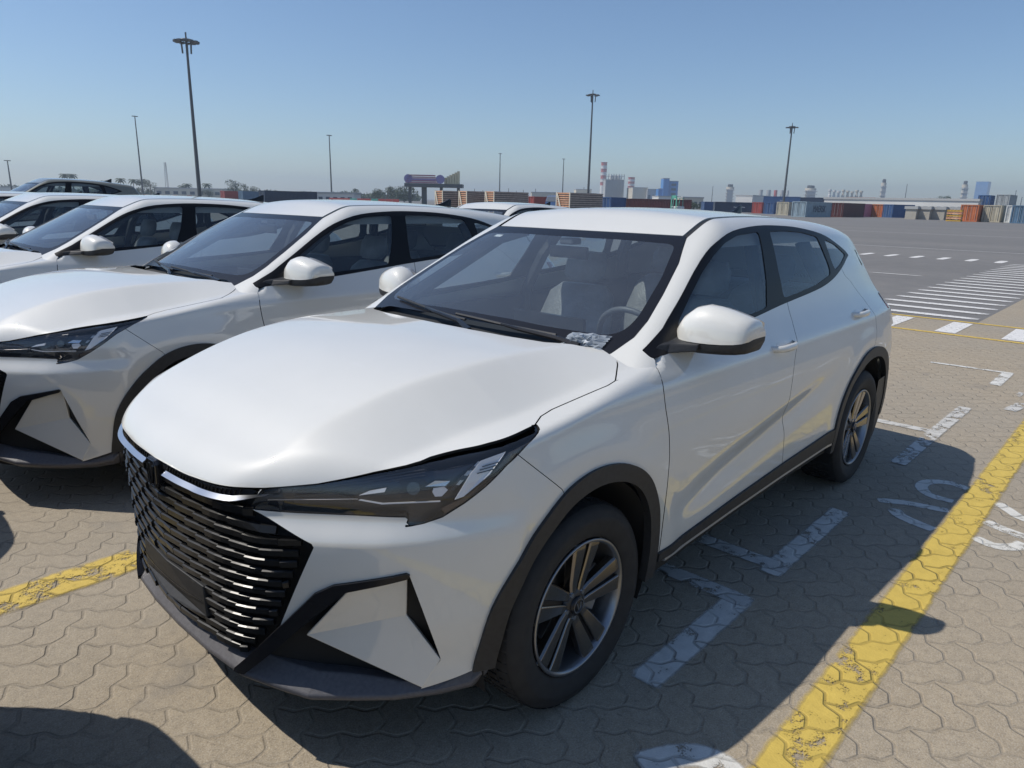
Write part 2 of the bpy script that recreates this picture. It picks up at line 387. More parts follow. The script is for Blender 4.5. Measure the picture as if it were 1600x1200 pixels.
FRM=[(52.6,.658),(40.5,.618),(37.3,.588),(30.0,.457),(25.0,.368),(21.0,.300),(23.6,.300),(29.6,.395),(33.6,.462),(42.4,.598),(52.2,.641)]
HOODXY=[(-.165,-5),(-.165,0),(-.175,.2),(-.195,.35),(-.24,.5),(-.33,.6),(-.43,.67),(-.34,.747),(-.229,.817),(-.179,.822),(-.037,.806),(.068,.797),(.125,.803),(.184,.83),(.3,.96),(1.3,.96),(1.3,-5)]
COWLXY=[(-.10,-5),(-.10,0),(-.165,.1),(-.175,.2),(-.195,.35),(-.24,.5),(-.33,.6),(-.43,.67),(-.45,.705),(-1.2,.705),(-1.2,-5)]
zE=lin([(0,.849),(13,.85),(20.4,.858),(25.8,.864),(29.6,.868),(38,.885),(47,.916),(56.2,.941),(66.7,.962),(77.5,.98),(79,.85),(82,.2),(180,.1)])
SEAM=[(-8,-1),(-8,1.4),(60,1.4),(69,.97),(70.7,.94),(81.0,.797),(83,.7),(84,-1)]
zLow=lin([(0,.33),(22,.33),(30,.30),(54,.252),(65,.309),(80,.33),(180,.33)])
sh1=lin([(.2,-.43),(.388,-.429),(.605,-.427),(.74,-.433),(.84,-.432),(.918,-.424),(.992,-.423),(1.045,-.435),(1.084,-.445),(1.3,-.52)])
sh2=lin([(.2,-1.50),(.45,-1.49),(.56,-1.47),(.712,-1.455),(.806,-1.48),(.91,-1.525),(1.0,-1.585),(1.09,-1.635),(1.2,-1.66)])
sh3=lin([(.5,-2.6),(.78,-2.62),(.84,-2.70),(.92,-2.765),(1.0,-2.775),(1.1,-2.72),(1.2,-2.60),(1.24,-2.52),(1.4,-2.4)])
zSill=lin([(-3.6,.47),(-2.2,.47),(-2.13,.468),(-1.5,.448),(-1.0,.425),(-.44,.388),(0,.37)])
AF=[(.43,.05),(.425,.25)]+smoothpoly([(.412,.38),(.395,.507),(.333,.625),(.234,.724),(.118,.797),(-.03,.823),(-.183,.793),(-.305,.712),(-.382,.58),(-.403,.43)],False)+[(-.405,.25),(-.405,.05)]
AR=[(-2.125,.05),(-2.128,.25)]+smoothpoly([(-2.135,.43),(-2.16,.545),(-2.215,.645),(-2.314,.736),(-2.498,.808),(-2.689,.832),(-2.86,.81),(-3.0,.745),(-3.11,.64),(-3.17,.5)],False)+[(-3.19,.25),(-3.19,.05)]
DLO=rnd(smoothpoly([(-.445,1.084),(-.58,1.165),(-.735,1.251),(-.981,1.385),(-1.137,1.450),(-1.324,1.493),(-1.602,1.512),(-1.848,1.510),(-2.067,1.498),(-2.329,1.465),(-2.528,1.415),(-2.72,1.341),(-2.60,1.305),(-2.509,1.283),(-2.322,1.238),(-2.113,1.205),(-1.777,1.178),(-1.595,1.165),(-1.312,1.141),(-.9,1.110)],n=3),0)
GF=rnd([(-.66,1.122),(-.66,1.175),(-.80,1.262),(-.95,1.345),(-1.08,1.405),(-1.20,1.447),(-1.35,1.476),(-1.57,1.488),(-1.50,1.30),(-1.425,1.165),(-1.2,1.150)])
GB=rnd([(-1.685,1.487),(-1.86,1.487),(-2.06,1.477),(-2.25,1.452),(-2.30,1.30),(-2.285,1.258),(-2.06,1.222),(-1.80,1.200),(-1.625,1.190),(-1.64,1.30)])
GQ=rnd([(-2.345,1.437),(-2.50,1.405),(-2.655,1.345),(-2.52,1.305),(-2.37,1.275),(-2.355,1.34)])
WS=[(-5,1.476),(0,1.476),(.3,1.475),(.553,1.472),(.628,1.373),(.68,1.268),(.712,1.185),(.716,1.138),(.69,1.09),(.6,1.0),(-5,1.0)]
WSI=rnd([(-5,1.447),(.3,1.447),(.52,1.44),(.551,1.43),(.62,1.317),(.669,1.195),(.664,1.150),(.62,1.136),(.4,1.142),(.2,1.150),(0,1.152),(-5,1.152)])
def surf(ph,z,off=0,f=None):
    f=f or low; ph=np.atleast_1d(np.array(ph,float)); z=np.broadcast_to(np.array(z,float),ph.shape); a=np.radians(ph)
    O=np.stack([0*a,0*a,z],1); D=np.stack([np.cos(a),np.sin(a),0*a],1); P=trace(f,O,D,1.6); n=grad(f,P); return P+n*np.reshape(off,(-1,1) if np.ndim(off) else (1,))
def build_suv(name='parked_suv',paint=None):
    root=empty(name); P_=paint or PAINT
    L=fan(low,0,-2.8,.6,np.linspace(-29,90,217)); V=L.V
    X_,Y_,Z_=L.V.T; L=clip(L,np.where((X_<-.447)&(X_>-3.0),Z_-zBelt(X_),-.004-np.maximum(green(X_,Y_,Z_),.98-Z_)))
    def pz(pm): return phz(pm.V)*KU,pm.V[:,2]
    g=.0024
    hd=lambda pm: np.maximum(sdf(HOODXY,pm.V[:,0],np.abs(pm.V[:,1])),zE(phz(pm.V))-pm.V[:,2])
    part('hood',both(clip(L,hd(L)+g)),P_,root,.009)
    R_=clip(L,-hd(L)+g)
    R_=clip(R_,-np.maximum(sdf(COWLXY,R_.V[:,0],np.abs(R_.V[:,1])),.9-R_.V[:,2])+.001)
    # the low skin under hood line
    hl=clip(R_,sdf(U(HL),*pz(R_))); R_=clip(R_,-sdf(U(HL),*pz(R_))+.0025)
    R_=clip(R_,-sdf(U(GRI),*pz(R_))+.001)
    afd=sdf(AF,R_.V[:,0],R_.V[:,2]); R_=clip(R_,-afd)
    R_=clip(R_,-sdf(AR,R_.V[:,0],R_.V[:,2]))
    R_=clip(R_,zLow(phz(R_.V))-R_.V[:,2])
    B_=clip(R_,sdf(U(SEAM),*pz(R_))+g*.5); R_=clip(R_,-sdf(U(SEAM),*pz(R_))+g*.5)
    B_=clip(B_,-sdf(U(FOG),*pz(B_)))
    part('front_bumper',both(B_),P_,root,.045)
    x,z=lambda pm:pm.V[:,0],lambda pm:pm.V[:,2]
    clad=clip(R_,z(R_)-zSill(x(R_))+.001)
    R_=clip(R_,zSill(x(R_))-z(R_))
    F_=clip(R_,sh1(z(R_))-x(R_)+g); F_=clip(F_,g-seg3((-.223,.819,1.0365),(-.448,.816,1.086),F_.V)); R_=clip(R_,x(R_)-sh1(z(R_))+g)
    D1=clip(R_,sh2(z(R_))-x(R_)+g*.8); R_=clip(R_,x(R_)-sh2(z(R_))+g*.8)
    D2=clip(R_,sh3(z(R_))-x(R_)+g*.8); R_=clip(R_,x(R_)-sh3(z(R_))+g*.8)
    Q_=clip(R_,np.maximum(-3.19-x(R_),-9.)+0); TB=clip(R_,x(R_)+3.193)
    clad=clip(clad,x(clad)+.42); clad=clip(clad,-2.16-x(clad)); zb=lambda X: zSill(X)-np.interp(X,[-2.2,-.44],[.075,.035])
    C1=clip(clad,zb(x(clad))-z(clad)); 
    GRN=fan(green,-.9,-2.5,1.0,np.linspace(-8,90,141),.012,.8,1.5); X_,Y_,Z_=GRN.V.T; GRN=clip(GRN,np.where((X_<-.447)&(X_>-3.0),zBelt(X_)-Z_,-.004-low(X_,Y_,Z_)))
    G=clip(GRN,np.where(x(GRN)>-.447,1.02,.9)-z(GRN))
    ay=lambda pm:np.abs(pm.V[:,1])
    # windscreen
    wsd=lambda pm: np.maximum(np.maximum(sdf(WS,ay(pm),z(pm)),-1.25-x(pm)),sdf([(-5,0),(-5,3),(.62,3),(.72,1.2),(.74,0)],ay(pm),z(pm)))
    W_=clip(G,wsd(G)+.001); G=clip(G,-wsd(G)+.001)
    wi=lambda pm: sdf(WSI,ay(pm),z(pm))
    part('windscreen',both(clip(W_,wi(W_))),WSG,root,0); fr=part('windscreen_border',both(clip(W_,-wi(W_))),BORDM,root,0)
    # roof
    rd=lambda pm: np.maximum(np.maximum(ay(pm)-.534,1.40-z(pm)),-2.985-x(pm))
    part('roof',both(clip(G,rd(G)+.001)),P_,root,.012); G=clip(G,-rd(G)+.001)
    dd=lambda pm: np.maximum(np.maximum(ay(pm)-.560,1.40-z(pm)),-2.985-x(pm))
    dt=clip(G,dd(G)); G=clip(G,-dd(G))
    for s,pm in ((1,dt),(-1,mirror(dt))): part('roof_strip',offset(pm,-.006),BLACKP,root,0)
    rgd=lambda pm: np.maximum(sdf([(-5,1.40),(0,1.405),(.5,1.385),(.6,1.2),(.55,1.17),(-5,1.17)],ay(pm),z(pm)),x(pm)+2.9)
    part('rear_window',both(clip(G,rgd(G))),SDG,root,0); G=clip(G,-rgd(G))
    dl=sdf(DLO,x(G),z(G)); DL=clip(G,np.maximum(dl,-3-x(G))); G=clip(G,-sdf(DLO,x(G),z(G))+.0015)
    glass=[]
    for nm,poly in (('front_window',GF),('rear_door_window',GB),('quarter_window',GQ)):
        d=sdf(poly,x(DL),z(DL)); glass.append((nm,clip(DL,d))); DL=clip(DL,-sdf(poly,x(DL),z(DL)))
    BF=clip(G,np.maximum(x(G)+2.45,.0-z(G))*1.0-0) ; 
    tg=clip(G,x(G)+2.99); G=clip(G,-2.988-x(G))
    part('tailgate',both(PM(np.concatenate([TB.V,tg.V]),np.concatenate([TB.N,tg.N]),np.concatenate([TB.T,tg.T+len(TB.V)]))),P_,root,0)
    C2=clip(L,np.maximum(z(L)-.60,x(L)+2.9)) # lower rear apron
    af=lambda pm,A,c,r: np.maximum(sdf(A,x(pm),z(pm)),-sdf(A,x(pm),z(pm))-.057)
    for s in (1,-1):
        mm=(lambda q:q) if s==1 else mirror
        part('fender',mm(F_),P_,root,.02)
        fd=part('front_door',mm(D1),P_,root,.016); rdo=part('rear_door',mm(D2),P_,root,.016)
        part('body_side',mm(PM(np.concatenate([Q_.V,G.V]),np.concatenate([Q_.N,G.N]),np.concatenate([Q_.T,G.T+len(Q_.V)]))),P_,root,.010)
        part('window_frame',offset(mm(DL),.001),FRAMEM,root,.008)
        for nm,pm in glass: part(nm,offset(mm(pm),-.002),SDG,root,0)
        sc=part('sill_cladding',offset(mm(C1),.010),BLACKP,root,.03)
        # silver strip standing in for the highlight along the cladding's lower edge
        mb=MB(); rr=[]
        for X in np.linspace(-.46,-2.12,24):
            Z=float(zb(X))-.004; yy=float(S(X,Z))+.008
            rr.append([(X,s*(yy-.010),Z+.006),(X,s*(yy+.002),Z+.004),(X,s*(yy+.002),Z-.008),(X,s*(yy-.010),Z-.012)])
        mb.loft(rr); mb.build('sill_highlight',HILITE,root)
        mb=MB(); rr=[]
        for X in np.linspace(-.40,-2.16,14):
            Z=float(zb(X))-.012; yy=float(S(X,Z))
            rr.append([(X,s*(yy-.006),Z),(X,s*(yy-.03),Z-.06),(X,s*(yy-.16),.20),(X,s*.3,.20),(X,s*.3,Z)])
        mb.loft(rr); mb.build('rocker_panel',DARK,root)
        for A,c,r,zl in ((AF,(.008,.345),.388,.30),(AR,(-2.656,.352),.402,.33)):
            a=clip(L,af(L,A,c,r)); a=clip(a,zl-z(a)); part('arch_cladding',offset(mm(a),.011),BLACKP,root,.03)
            # wheel-well liner
            mb=MB(); R0=.432; pr=[]; n=40; P=[];F=[]
            for j,(rr_,yy) in enumerate([(R0,.915),(R0,.60),(R0*.3,.585)]):
                for k in range(n+1):
                    t=-.35+(math.pi+.7)*k/n; q_=rr_*(1-.10*math.cos(t)**2); P.append((c[0]+q_*math.cos(t),s*yy,c[1]+q_*math.sin(t)))
            for j in range(2):
                for k in range(n): a0=j*(n+1)+k; F.append((a0,a0+1,a0+n+2,a0+n+1))
            # outward part cut to skin: keep 3 cm inside
            P=[(q[0],s*min(abs(q[1]),float(S(q[0],max(q[2],.2)))-.012),q[2]) for q in P]
            mb.add(P,F); mb.build('wheel_well',DARK,root,smooth=True)
        # lamp
        hp=mm(hl)
        hs=part('headlight',offset(hp,-.035),LAMPD,root,0)
        part('lens',offset(hp,-.003),LENS,hs,0)
        def lampiece(nm,poly,off,m,th=.006):
            A_=surf([q[0] for q in poly],[q[1] for q in poly],off)*[1,s,1]; B_2=surf([q[0] for q in poly],[q[1] for q in poly],off-th)*[1,s,1]; n0=len(poly)
            F0=[tuple(range(n0)),tuple(range(2*n0-1,n0-1,-1))]+[(k,k+n0,(k+1)%n0+n0,(k+1)%n0) for k in range(n0)]
            MB().add(list(A_)+list(B_2),F0).build(nm,m,hs)
        lampiece('light_guide',[(59.6,.842),(61.0,.848),(65.6,.900),(68.9,.953),(64.2,.938),(62.2,.905)],-.007,LGUIDE,.004)
        for zz in (.905,.913,.921): lampiece('lamp_rib',[(63.4+(zz-.905)*60,zz),(66.6+(zz-.905)*50,zz+.006),(66.6+(zz-.905)*50,zz+.0085),(63.4+(zz-.905)*60,zz+.0025)],-.0062,RIMD,.002)
        lampiece('outer_rim',[(58.0,.806),(61.4,.836),(65.2,.876),(69.4,.925),(73.6,.960),(69.6,.948),(65.9,.899),(61.3,.846),(57.4,.820)],-.006,RIMBR,.004)
        lampiece('lamp_trim',[(44.5,.8475),(48.2,.8375),(57.3,.8395),(57.3,.8425),(48.3,.8410),(44.9,.8500)],-.006,LGUIDE,.003)
        lampiece('lamp_trim',[(30,.8355),(40,.846),(44.4,.849),(44.4,.8515),(40,.8485),(30,.838)],-.008,STEEL,.003)
        lampiece('reflector',[(44.6,.860),(46.2,.872),(48.9,.881),(48.6,.870)],-.008,LGUIDE)
        lampiece('reflector',[(55.0,.882),(56.6,.896),(59.0,.893),(58.2,.880)],-.010,CHROME,.010)
        lampiece('reflector',[(56.3,.876),(58.0,.878),(58.6,.869),(57.6,.853),(56.5,.853),(56.1,.866)],-.012,LGUIDE,.008)
        lampiece('lamp_module',[(50.9,.902),(54.8,.902),(55.9,.880),(55.9,.848),(51.2,.850)],-.016,GLOSSB,.014)
        lampiece('lamp_module',[(34,.828),(43.4,.833),(43.4,.852),(40,.861),(34,.849)],-.020,RIMD,.008)
        for k_ in range(4): lampiece('lamp_fin',[(59.0+k_*.9,.868+k_*.013),(59.5+k_*.9,.866+k_*.013),(61.6+k_*.9,.902+k_*.011),(61.1+k_*.9,.905+k_*.011)],-.010,STEEL if k_%2 else RIMD,.004)
        for k_ in range(3): lampiece('lamp_fin',[(34,.858+k_*.007),(45,.884+k_*.008),(55,.912+k_*.008),(55,.9145+k_*.008),(45,.8865+k_*.008),(34,.860+k_*.007)],-.014,RIMD,.003)
        mb=MB(); c=surf([53.2],[.875],-.03)[0]; n_=grad(low,c[None])[0]; c=c*[1,s,1]; n_=n_*[1,s,1]
        mb.tube([c-n_*.01,c+n_*.020],.017,24); mb.build('projector',LENSB,hs,smooth=False)
        # front intake: frame bar, recessed wing
        fb=clip(L,sdf(U(FRM),phz(L.V)*KU,L.V[:,2])); part('intake_frame',offset(mm(fb),.009),GLOSSB,root,.03)
        A=(.580,.742,.638);B=(.690,.632,.590);C=(.755,.510,.424);D=(.557,.706,.486);E=(.497,.780,.350);Fb=(.535,.744,.258)
        c_=lambda a,b,t: tuple(np.array(a)*(1-t)+np.array(b)*t)
        mb=MB(); V0=[A,B,C,D,E,Fb]; nn=np.array([.62,.62,.2]); nn/=np.linalg.norm(nn)
        V1=[tuple(np.array(q)-nn*.016) for q in V0]
        V_=[(q[0],s*q[1],q[2]) for q in V0+V1]; Fs=[(0,1,2,3),(3,2,5,4),(0,6,7,1),(1,7,8,2),(2,8,11,5),(5,11,10,4),(4,10,9,3),(3,9,6,0)]
        mb.add(V_,Fs if s==1 else [f[::-1] for f in Fs]); w_=mb.build('intake_wing',P_,root,bevel=.004)
        # rear lamp
        tl=clip(R_,np.maximum(np.abs(z(R_)-1.05)-.045,x(R_)+3.14)); part('tail_light',offset(mm(tl),.004),TAILM,root,.01)
        # door handles
        for X0,Z0,d_ in ((-1.43,1.003,fd),(-2.53,1.04,rdo)):
            mb=MB(); rr=[]; 
            for t in np.linspace(-1,1,13):
                X=X0+t*.115; yb=float(S(X,Z0)); out=.040*(1-abs(t)**4)+.001; hh=.017*(1-.25*abs(t)**2)
                rr.append([(X,s*(yb+out-.010),Z0-hh),(X,s*(yb+out),Z0-hh*.8),(X,s*(yb+out+.003),Z0),(X,s*(yb+out),Z0+hh*.8),(X,s*(yb+out-.010),Z0+hh)])
            mb.loft(rr); mb.build('handle',P_,d_,smooth=True)
            mb=MB(); rr=[]
            for a in np.linspace(0,2*math.pi,20,endpoint=False): pass
            ring=[(X0+.02+.055*math.cos(a),s*(float(S(X0+.02+.055*math.cos(a),Z0+.022*math.sin(a)))+.0012),Z0+.022*math.sin(a)) for a in np.linspace(0,2*math.pi,24,endpoint=False)]
            mb.add([(X0+.02,s*(float(S(X0+.02,Z0))+.0012),Z0)]+ring,[(0,k+1,(k+1)%24+1) for k in range(24)]); mb.build('handle_cup_shade',RECESS_SH,d_,smooth=True)  # flat darker disc on the skin, painted shade of the handle cup
        # mirror
        ys=[.782,.790,.812,.85,.89,.93,.97,1.01,1.035,1.047,1.052]; zt=[1.148,1.180,1.216,1.246,1.256,1.251,1.241,1.228,1.217,1.208,1.180]
        xc=[-.70,-.70,-.70,-.703,-.708,-.714,-.722,-.732,-.741,-.752,-.762]; dp=[.04,.058,.074,.084,.088,.088,.086,.082,.076,.066,.04]
        zb_=[1.094,1.089,1.086,1.084,1.084,1.086,1.088,1.092,1.097,1.103,1.126]; zm=[1.128,1.127,1.126,1.125,1.125,1.126,1.128,1.132,1.137,1.142,1.150]
        rr=[];rb=[];gl=[]
        for y_,a,b,m_,xx,d0 in zip(ys,zt,zb_,zm,xc,dp):
            rg=[];rl=[]
            for t in np.linspace(0,math.pi,13):
                cx,cz=math.cos(t),math.sin(t); rg.append((xx+(d0 if cx>0 else .055)*np.sign(cx)*abs(cx)**.8,s*y_,m_+(a-m_)*abs(cz)**.66))
                rl.append((xx+(d0*.985 if cx>0 else .054)*np.sign(cx)*abs(cx)**.45,s*y_,m_-.0015-(m_-b)*abs(cz)**.4))
            rr.append(rg); rb.append(rl)
        mr=MB().loft(rr).build('mirror',P_,root,auto=math.radians(50))
        MB().loft(rb).build('mirror_base',BLACKP,mr,auto=math.radians(50))
        MB().tube([(-.735,s*.985,1.105),(-.735,s*.985,1.088)],[.012,.010],12).build('camera_pod',GLOSSB,mr)
        rg=lambda X,Y,h,d0: [(X+d0,s*Y,1.112-h),(X+d0,s*Y,1.112+h*.7),(X-d0,s*Y,1.112+h),(X-d0,s*Y,1.112-h)]
        MB().loft([[(-.46,s*.800,1.080),(-.50,s*.800,1.118),(-.70,s*.79,1.150),(-.70,s*.79,1.088)],
                   [(-.53,s*.822,1.088),(-.55,s*.822,1.120),(-.72,s*.82,1.135),(-.72,s*.82,1.092)],
                   [(-.60,s*.90,1.098),(-.61,s*.90,1.122),(-.75,s*.90,1.126),(-.75,s*.90,1.098)]]).build('mirror_arm',BLACKP,mr,bevel=.004)
        ok=MB(); ok.add([(xx-.056,s*y_,zz) for y_,a,m_,xx in zip(ys[1:-1],zt[1:-1],zm[1:-1],xc[1:-1]) for zz in (m_,a-.01)],[(2*i,2*i+1,2*i+3,2*i+2) for i in range(8)]); ok.build('mirror_glass',CHROME,mr)
        # wheels
        for cx in (0,-2.656):
            we=empty('wheel',(cx,s*.782,.345 if cx==0 else .352),0 if s==1 else math.pi,parent=root); make_wheel(we)
        # seats and interior side
        for X,yy in ((-1.50,.37),(-2.38,.34)):
            mb=MB(); 
            sec=lambda x_,z_,w_,d_: [(x_+d_*math.cos(t)*.5,s*yy+w_*.5*np.sign(math.sin(t))*abs(math.sin(t))**.6,z_) for t in np.linspace(0,2*math.pi,16,endpoint=False)]
            mb.loft([sec(X+.10,.58,.50,.16),sec(X+.04,.75,.53,.17),sec(X-.03,.95,.50,.15),sec(X-.09,1.10,.44,.12),sec(X-.11,1.15,.30,.09)])
            mb.loft([sec(X-.10,1.17,.20,.07),sec(X-.11,1.20,.27,.11),sec(X-.13,1.28,.27,.11),sec(X-.14,1.33,.22,.08)])
            mb.loft([sec(X+.30,.42,.5,.5),sec(X+.28,.56,.52,.54),sec(X+.26,.60,.46,.46)])
            mb.build('seat',SEATM,root,auto=math.radians(60))
        mb=MB(); mb.loft([[(X,s*min(.80,float(S(X,.9))-.06),.35),(X,s*(float(S(X,.9))-.05),.85),(X,s*(float(S(X,1.06))-.035),1.05+.03*(X<-1.8)),(X,s*(float(S(X,.9))-.10),1.04)] for X in np.linspace(-.55,-2.9,8)]); mb.build('door_trim',DASH,root)
        MB().tube([(-.52,s*.735,1.07),(-.80,s*.655,1.23),(-1.12,s*.575,1.41),(-1.30,s*.545,1.45)],.035,6).build('inner_pillar',DASH,root)
        MB().tube([(-1.64,s*.58,1.45),(-1.57,s*.65,1.30),(-1.53,s*.735,1.10),(-1.53,s*.75,.9)],.035,6).build('inner_pillar',DASH,root)
        MB().tube([(-2.33,s*.56,1.42),(-2.36,s*.62,1.30),(-2.45,s*.68,1.15)],.04,6).build('inner_pillar',DASH,root)
    # centre things
    part('rear_apron',both(offset(C2,.006)),BLACKP,root,0)
    bk=clip(L,np.maximum(np.maximum(phz(L.V)-62,z(L)-.86),.20-z(L))); bk=clip(bk,.5-x(bk)*0-.5+ (0.36-x(bk)))
    part('grille_backing',both(offset(bk,-.055)),DARK,root,0)
    # grille slats
    grl=empty('grille',parent=root); pmx=lin([(.30,22.5),(.363,25.0),(.457,30.1),(.731,37.6),(.80,29.0),(.815,27.5)])
    def pmax(z_): return float(np.interp(z_,[.325,.363,.457,.731,.812],[22.5,25.0,30.1,37.6,27.4]))
    mb=MB()
    for k in range(14):
        zc=.797-k*.0330
        for s in (1,-1):
            j=0; a0=0.0 if k%2==0 else -3.2
            lim=min(pmax(zc+.01),pmax(zc-.012))-.6
            while a0<lim-.8:
                b0=min(a0+6.4,lim); a1=max(a0,0) if False else a0
                if zc<.52 and zc>.395 and b0<10: a0+=6.4; continue
                ph=np.linspace(a0+.12,b0-.12,4); rings=[]
                for i,pp in enumerate(ph):
                    o_=-.004-.0065*(i/3)
                    Q=surf([pp]*5,[zc+.0105,zc+.011,zc+.0085,zc-.0085,zc-.0105],np.array([-.024,o_-.0045,o_,o_-.0015,-.026]))
                    rings.append([(q[0],s*q[1],q[2]) for q in Q])
                mb.loft(rings if s==1 else [r[::-1] for r in rings]); a0+=6.4
    mb.build('grille_slats',SLATM,grl)
    mb=MB()
    for s in (1,-1):
        rings=[]
        for pp in np.linspace(4.3,30.2,22):
            zc=np.interp(pp,[4.3,15.6,24,30.2],[.8225,.8225,.832,.853]); h=.0056*np.clip((30.4-pp)/5,.12,1)
            Q=surf([pp]*4,[zc+h*1.25,zc-h*.6,zc-h,zc-h],np.array([-.006,.008,.006,-.008])); rings.append([(q[0],s*q[1],q[2]) for q in Q])
        mb.loft(rings if s==1 else [r[::-1] for r in rings])
    mb.build('grille_strip',STRIPM,grl,auto=math.radians(40))
    tb=clip(L,np.maximum(sdf(U([(-6,.846),(13,.847),(25.8,.860),(28.6,.862),(27,.838),(24,.8335),(15.6,.826),(-6,.826)]),phz(L.V)*KU,z(L)),-x(L)))
    part('grille_top_band',both(offset(tb,-.010)),GLOSSB,grl,.01)
    mb=MB()
    for s in (1,-1):
        for k in range(22):
            pp=4.6+k*.98; zc=np.interp(pp,[4.3,15.6,24,30.2],[.8225,.8225,.832,.853])+.009; 
            Q=surf([pp,pp+.22,pp+.34,pp+.12],[zc,zc,zc+.014,zc+.014],-.006); Q2=surf([pp,pp+.22,pp+.34,pp+.12],[zc,zc,zc+.014,zc+.014],-.012)
            mb.hexa([(q[0],s*q[1],q[2]) for q in list(Q2)+list(Q)])
    mb.build('grille_ticks',DCHROME,grl)
    # badge: framed shield with a V
    c=.805; sh=lambda w,h,o:[(o,y*w,c+z_*h) for y,z_ in [(-.7,1),(.7,1),(1,.75),(.92,-.55),(.45,-1),(-.45,-1),(-.92,-.55),(-1,.75)]]
    bd=MB().loft([sh(.036,.046,.905),sh(.036,.046,.925),sh(.032,.042,.931)]).build('badge',GLOSSB,root,bevel=.002)
    MB().loft([sh(.034,.044,.9305),sh(.0335,.0435,.933),sh(.029,.039,.933),sh(.0285,.0385,.930)],cap=False).build('badge_rim',DCHROME,bd)
    for s in (1,-1): MB().hexa([(.930,s*.004,c-.030),(.930,s*.009,c-.022),(.930,s*.022,c+.028),(.930,s*.013,c+.028),(.935,s*.004,c-.030),(.935,s*.009,c-.022),(.935,s*.022,c+.028),(.935,s*.013,c+.028)]).build('badge_letter',DCHROME,bd)
    # plate carrier
    mb=MB(); 
    def ring(o,dz): return [(.897+o-.35*y*y,y,z_) for y,z_ in [(-.215,.512),(0,.520),(.215,.512),(.222,.415),(.10,.400),(0,.398),(-.10,.400),(-.222,.415)]]
    mb.loft([ring(0,0),ring(.022,0)]); pc=mb.build('plate_carrier',BLACKP,root,bevel=.003)
    MB().loft([[(.9225-.35*y*y,y,.466+dz) for dz in (0,.002)]+[(.924-.35*y*y,y,.468),(.924-.35*y*y,y,.466)] for y in np.linspace(-.21,.21,9)]).build('plate_ridge',GLOSSB,pc)
    # lower lip
    OE=[(.905,0,.300),(.900,.19,.300),(.885,.375,.305),(.822,.477,.278),(.779,.545,.262),(.69,.62,.250),(.606,.693,.245),(.50,.765,.245),(.42,.82,.258),(.385,.845,.300)]
    TI=[(.860,0,.350),(.856,.19,.350),(.842,.34,.348),(.775,.455,.318),(.73,.52,.303),(.64,.60,.285),(.56,.69,.268),(.48,.755,.272),(.40,.815,.295),(.375,.835,.315)]
    rings=[]
    for i in list(range(9,0,-1))+list(range(10)):
        s=-1 if len(rings)<9 else 1; a=np.array(OE[i]);b=np.array(TI[i]); inw=np.array([-.75,-.45 if i>3 else 0,0])
        pts=[b+inw*.06+[0,0,-.01],b,a,a+[.0,0,-.012],a+inw*.03+[0,0,-.035],a+inw*.16+[0,0,-.05]]
        rings.append([(q[0],s*abs(q[1]),q[2]) for q in pts])
    MB().loft(rings).build('front_lip',GREYP,root,bevel=.004)
    # cowl, wipers, dash
    mb=MB(); rings=[]
    for y in np.linspace(-.70,.70,21):
        ay_=abs(y); xf=np.interp(ay_,[0,.2,.35,.5,.6,.7],[-.165,-.175,-.195,-.24,-.33,-.44]); xb=float(XW(1.115))-.26*ay_**2
        rings.append([(xf+.02,y,float(H(xf,y))-.030),(xf-.03,y,float(H(xf,y))-.045),(xb+.04,y,1.070),(xb-.06,y,1.10),(xb-.06,y,1.0),(xf+.02,y,1.0)])
    mb.loft(rings); mb.build('cowl_panel',BLACKP,root)
    def wp(y,z_,o=.02): return (float(XW(z_))-.26*y*y+o,y,z_+o*.6)
    for pts in ([(-.57,1.150),(-.40,1.146),(-.24,1.140),(-.10,1.134),(.02,1.130)],[(-.06,1.142),(.10,1.138),(.24,1.132),(.36,1.128),(.46,1.124)]):
        wpr=MB().tube([wp(y,z_-.006,.012) for y,z_ in pts],.006,6).build('wiper',BLACKP,root)
        a=pts[len(pts)//2]; MB().tube([wp(a[0]-.04,a[1]-.004,.012),wp(a[0]+.06,a[1]-.012,.016),wp(a[0]+.24,a[1]-.024,.016),wp(a[0]+.34,1.094,.016)],[.005,.008,.010,.014],6).build('wiper_arm',GLOSSB,wpr)
    if paint is None:
        pass
    mb=MB(); rings=[]
    for y in np.linspace(-.74,.74,17):
        rings.append([(-.42-.2*y*y,y,1.045),(-.60-.2*y*y,y,1.06),(-.80,y,1.055-.02*abs(y)),(-.90,y,1.01),(-.92,y,.85),(-.80,y,.6),(-.42,y,.6)])
    mb.loft(rings); mb.build('dashboard',DASH,root)
    MB().box((-.86,.0,1.055),(.02,.42,.085)).build('screen',GLOSSB,root)
    mb=MB(); c=np.array([-1.02,.37,.985]); tl=math.radians(25); P=[c+np.array([math.sin(tl)*.185*math.sin(t)*-1*-1,.185*math.cos(t),math.cos(tl)*.185*math.sin(t)]) for t in np.linspace(0,2*math.pi,33)]
    mb.tube(P,.014,8,False); mb.tube([c+[0,-.17,0],c,c+[0,.17,0]],.02,6); mb.tube([c,c+[.0,0,-.15]],.02,6); mb.tube([c,c+[.2,0,-.08]],.035,8)
    mb.build('steering_wheel',DASHG,root,smooth=True)
    MB().box((-.99,0,1.375),(.02,.22,.055)).build('interior_mirror',GLOSSB,root,bevel=.006)
    MB().box((-1.0,0,1.425),(.07,.08,.03)).build('sensor_housing',DASHG,root,bevel=.008)
    MB().loft([[(X,y,.36) for y in (-.8,.8)]+[(X,y,.34) for y in (.8,-.8)] for X in (-.42,-3.2)]).build('floor',DARK,root)
    MB().box((-1.40,0,.24),(3.8,1.3,.06)).build('underbody',DARK,root)
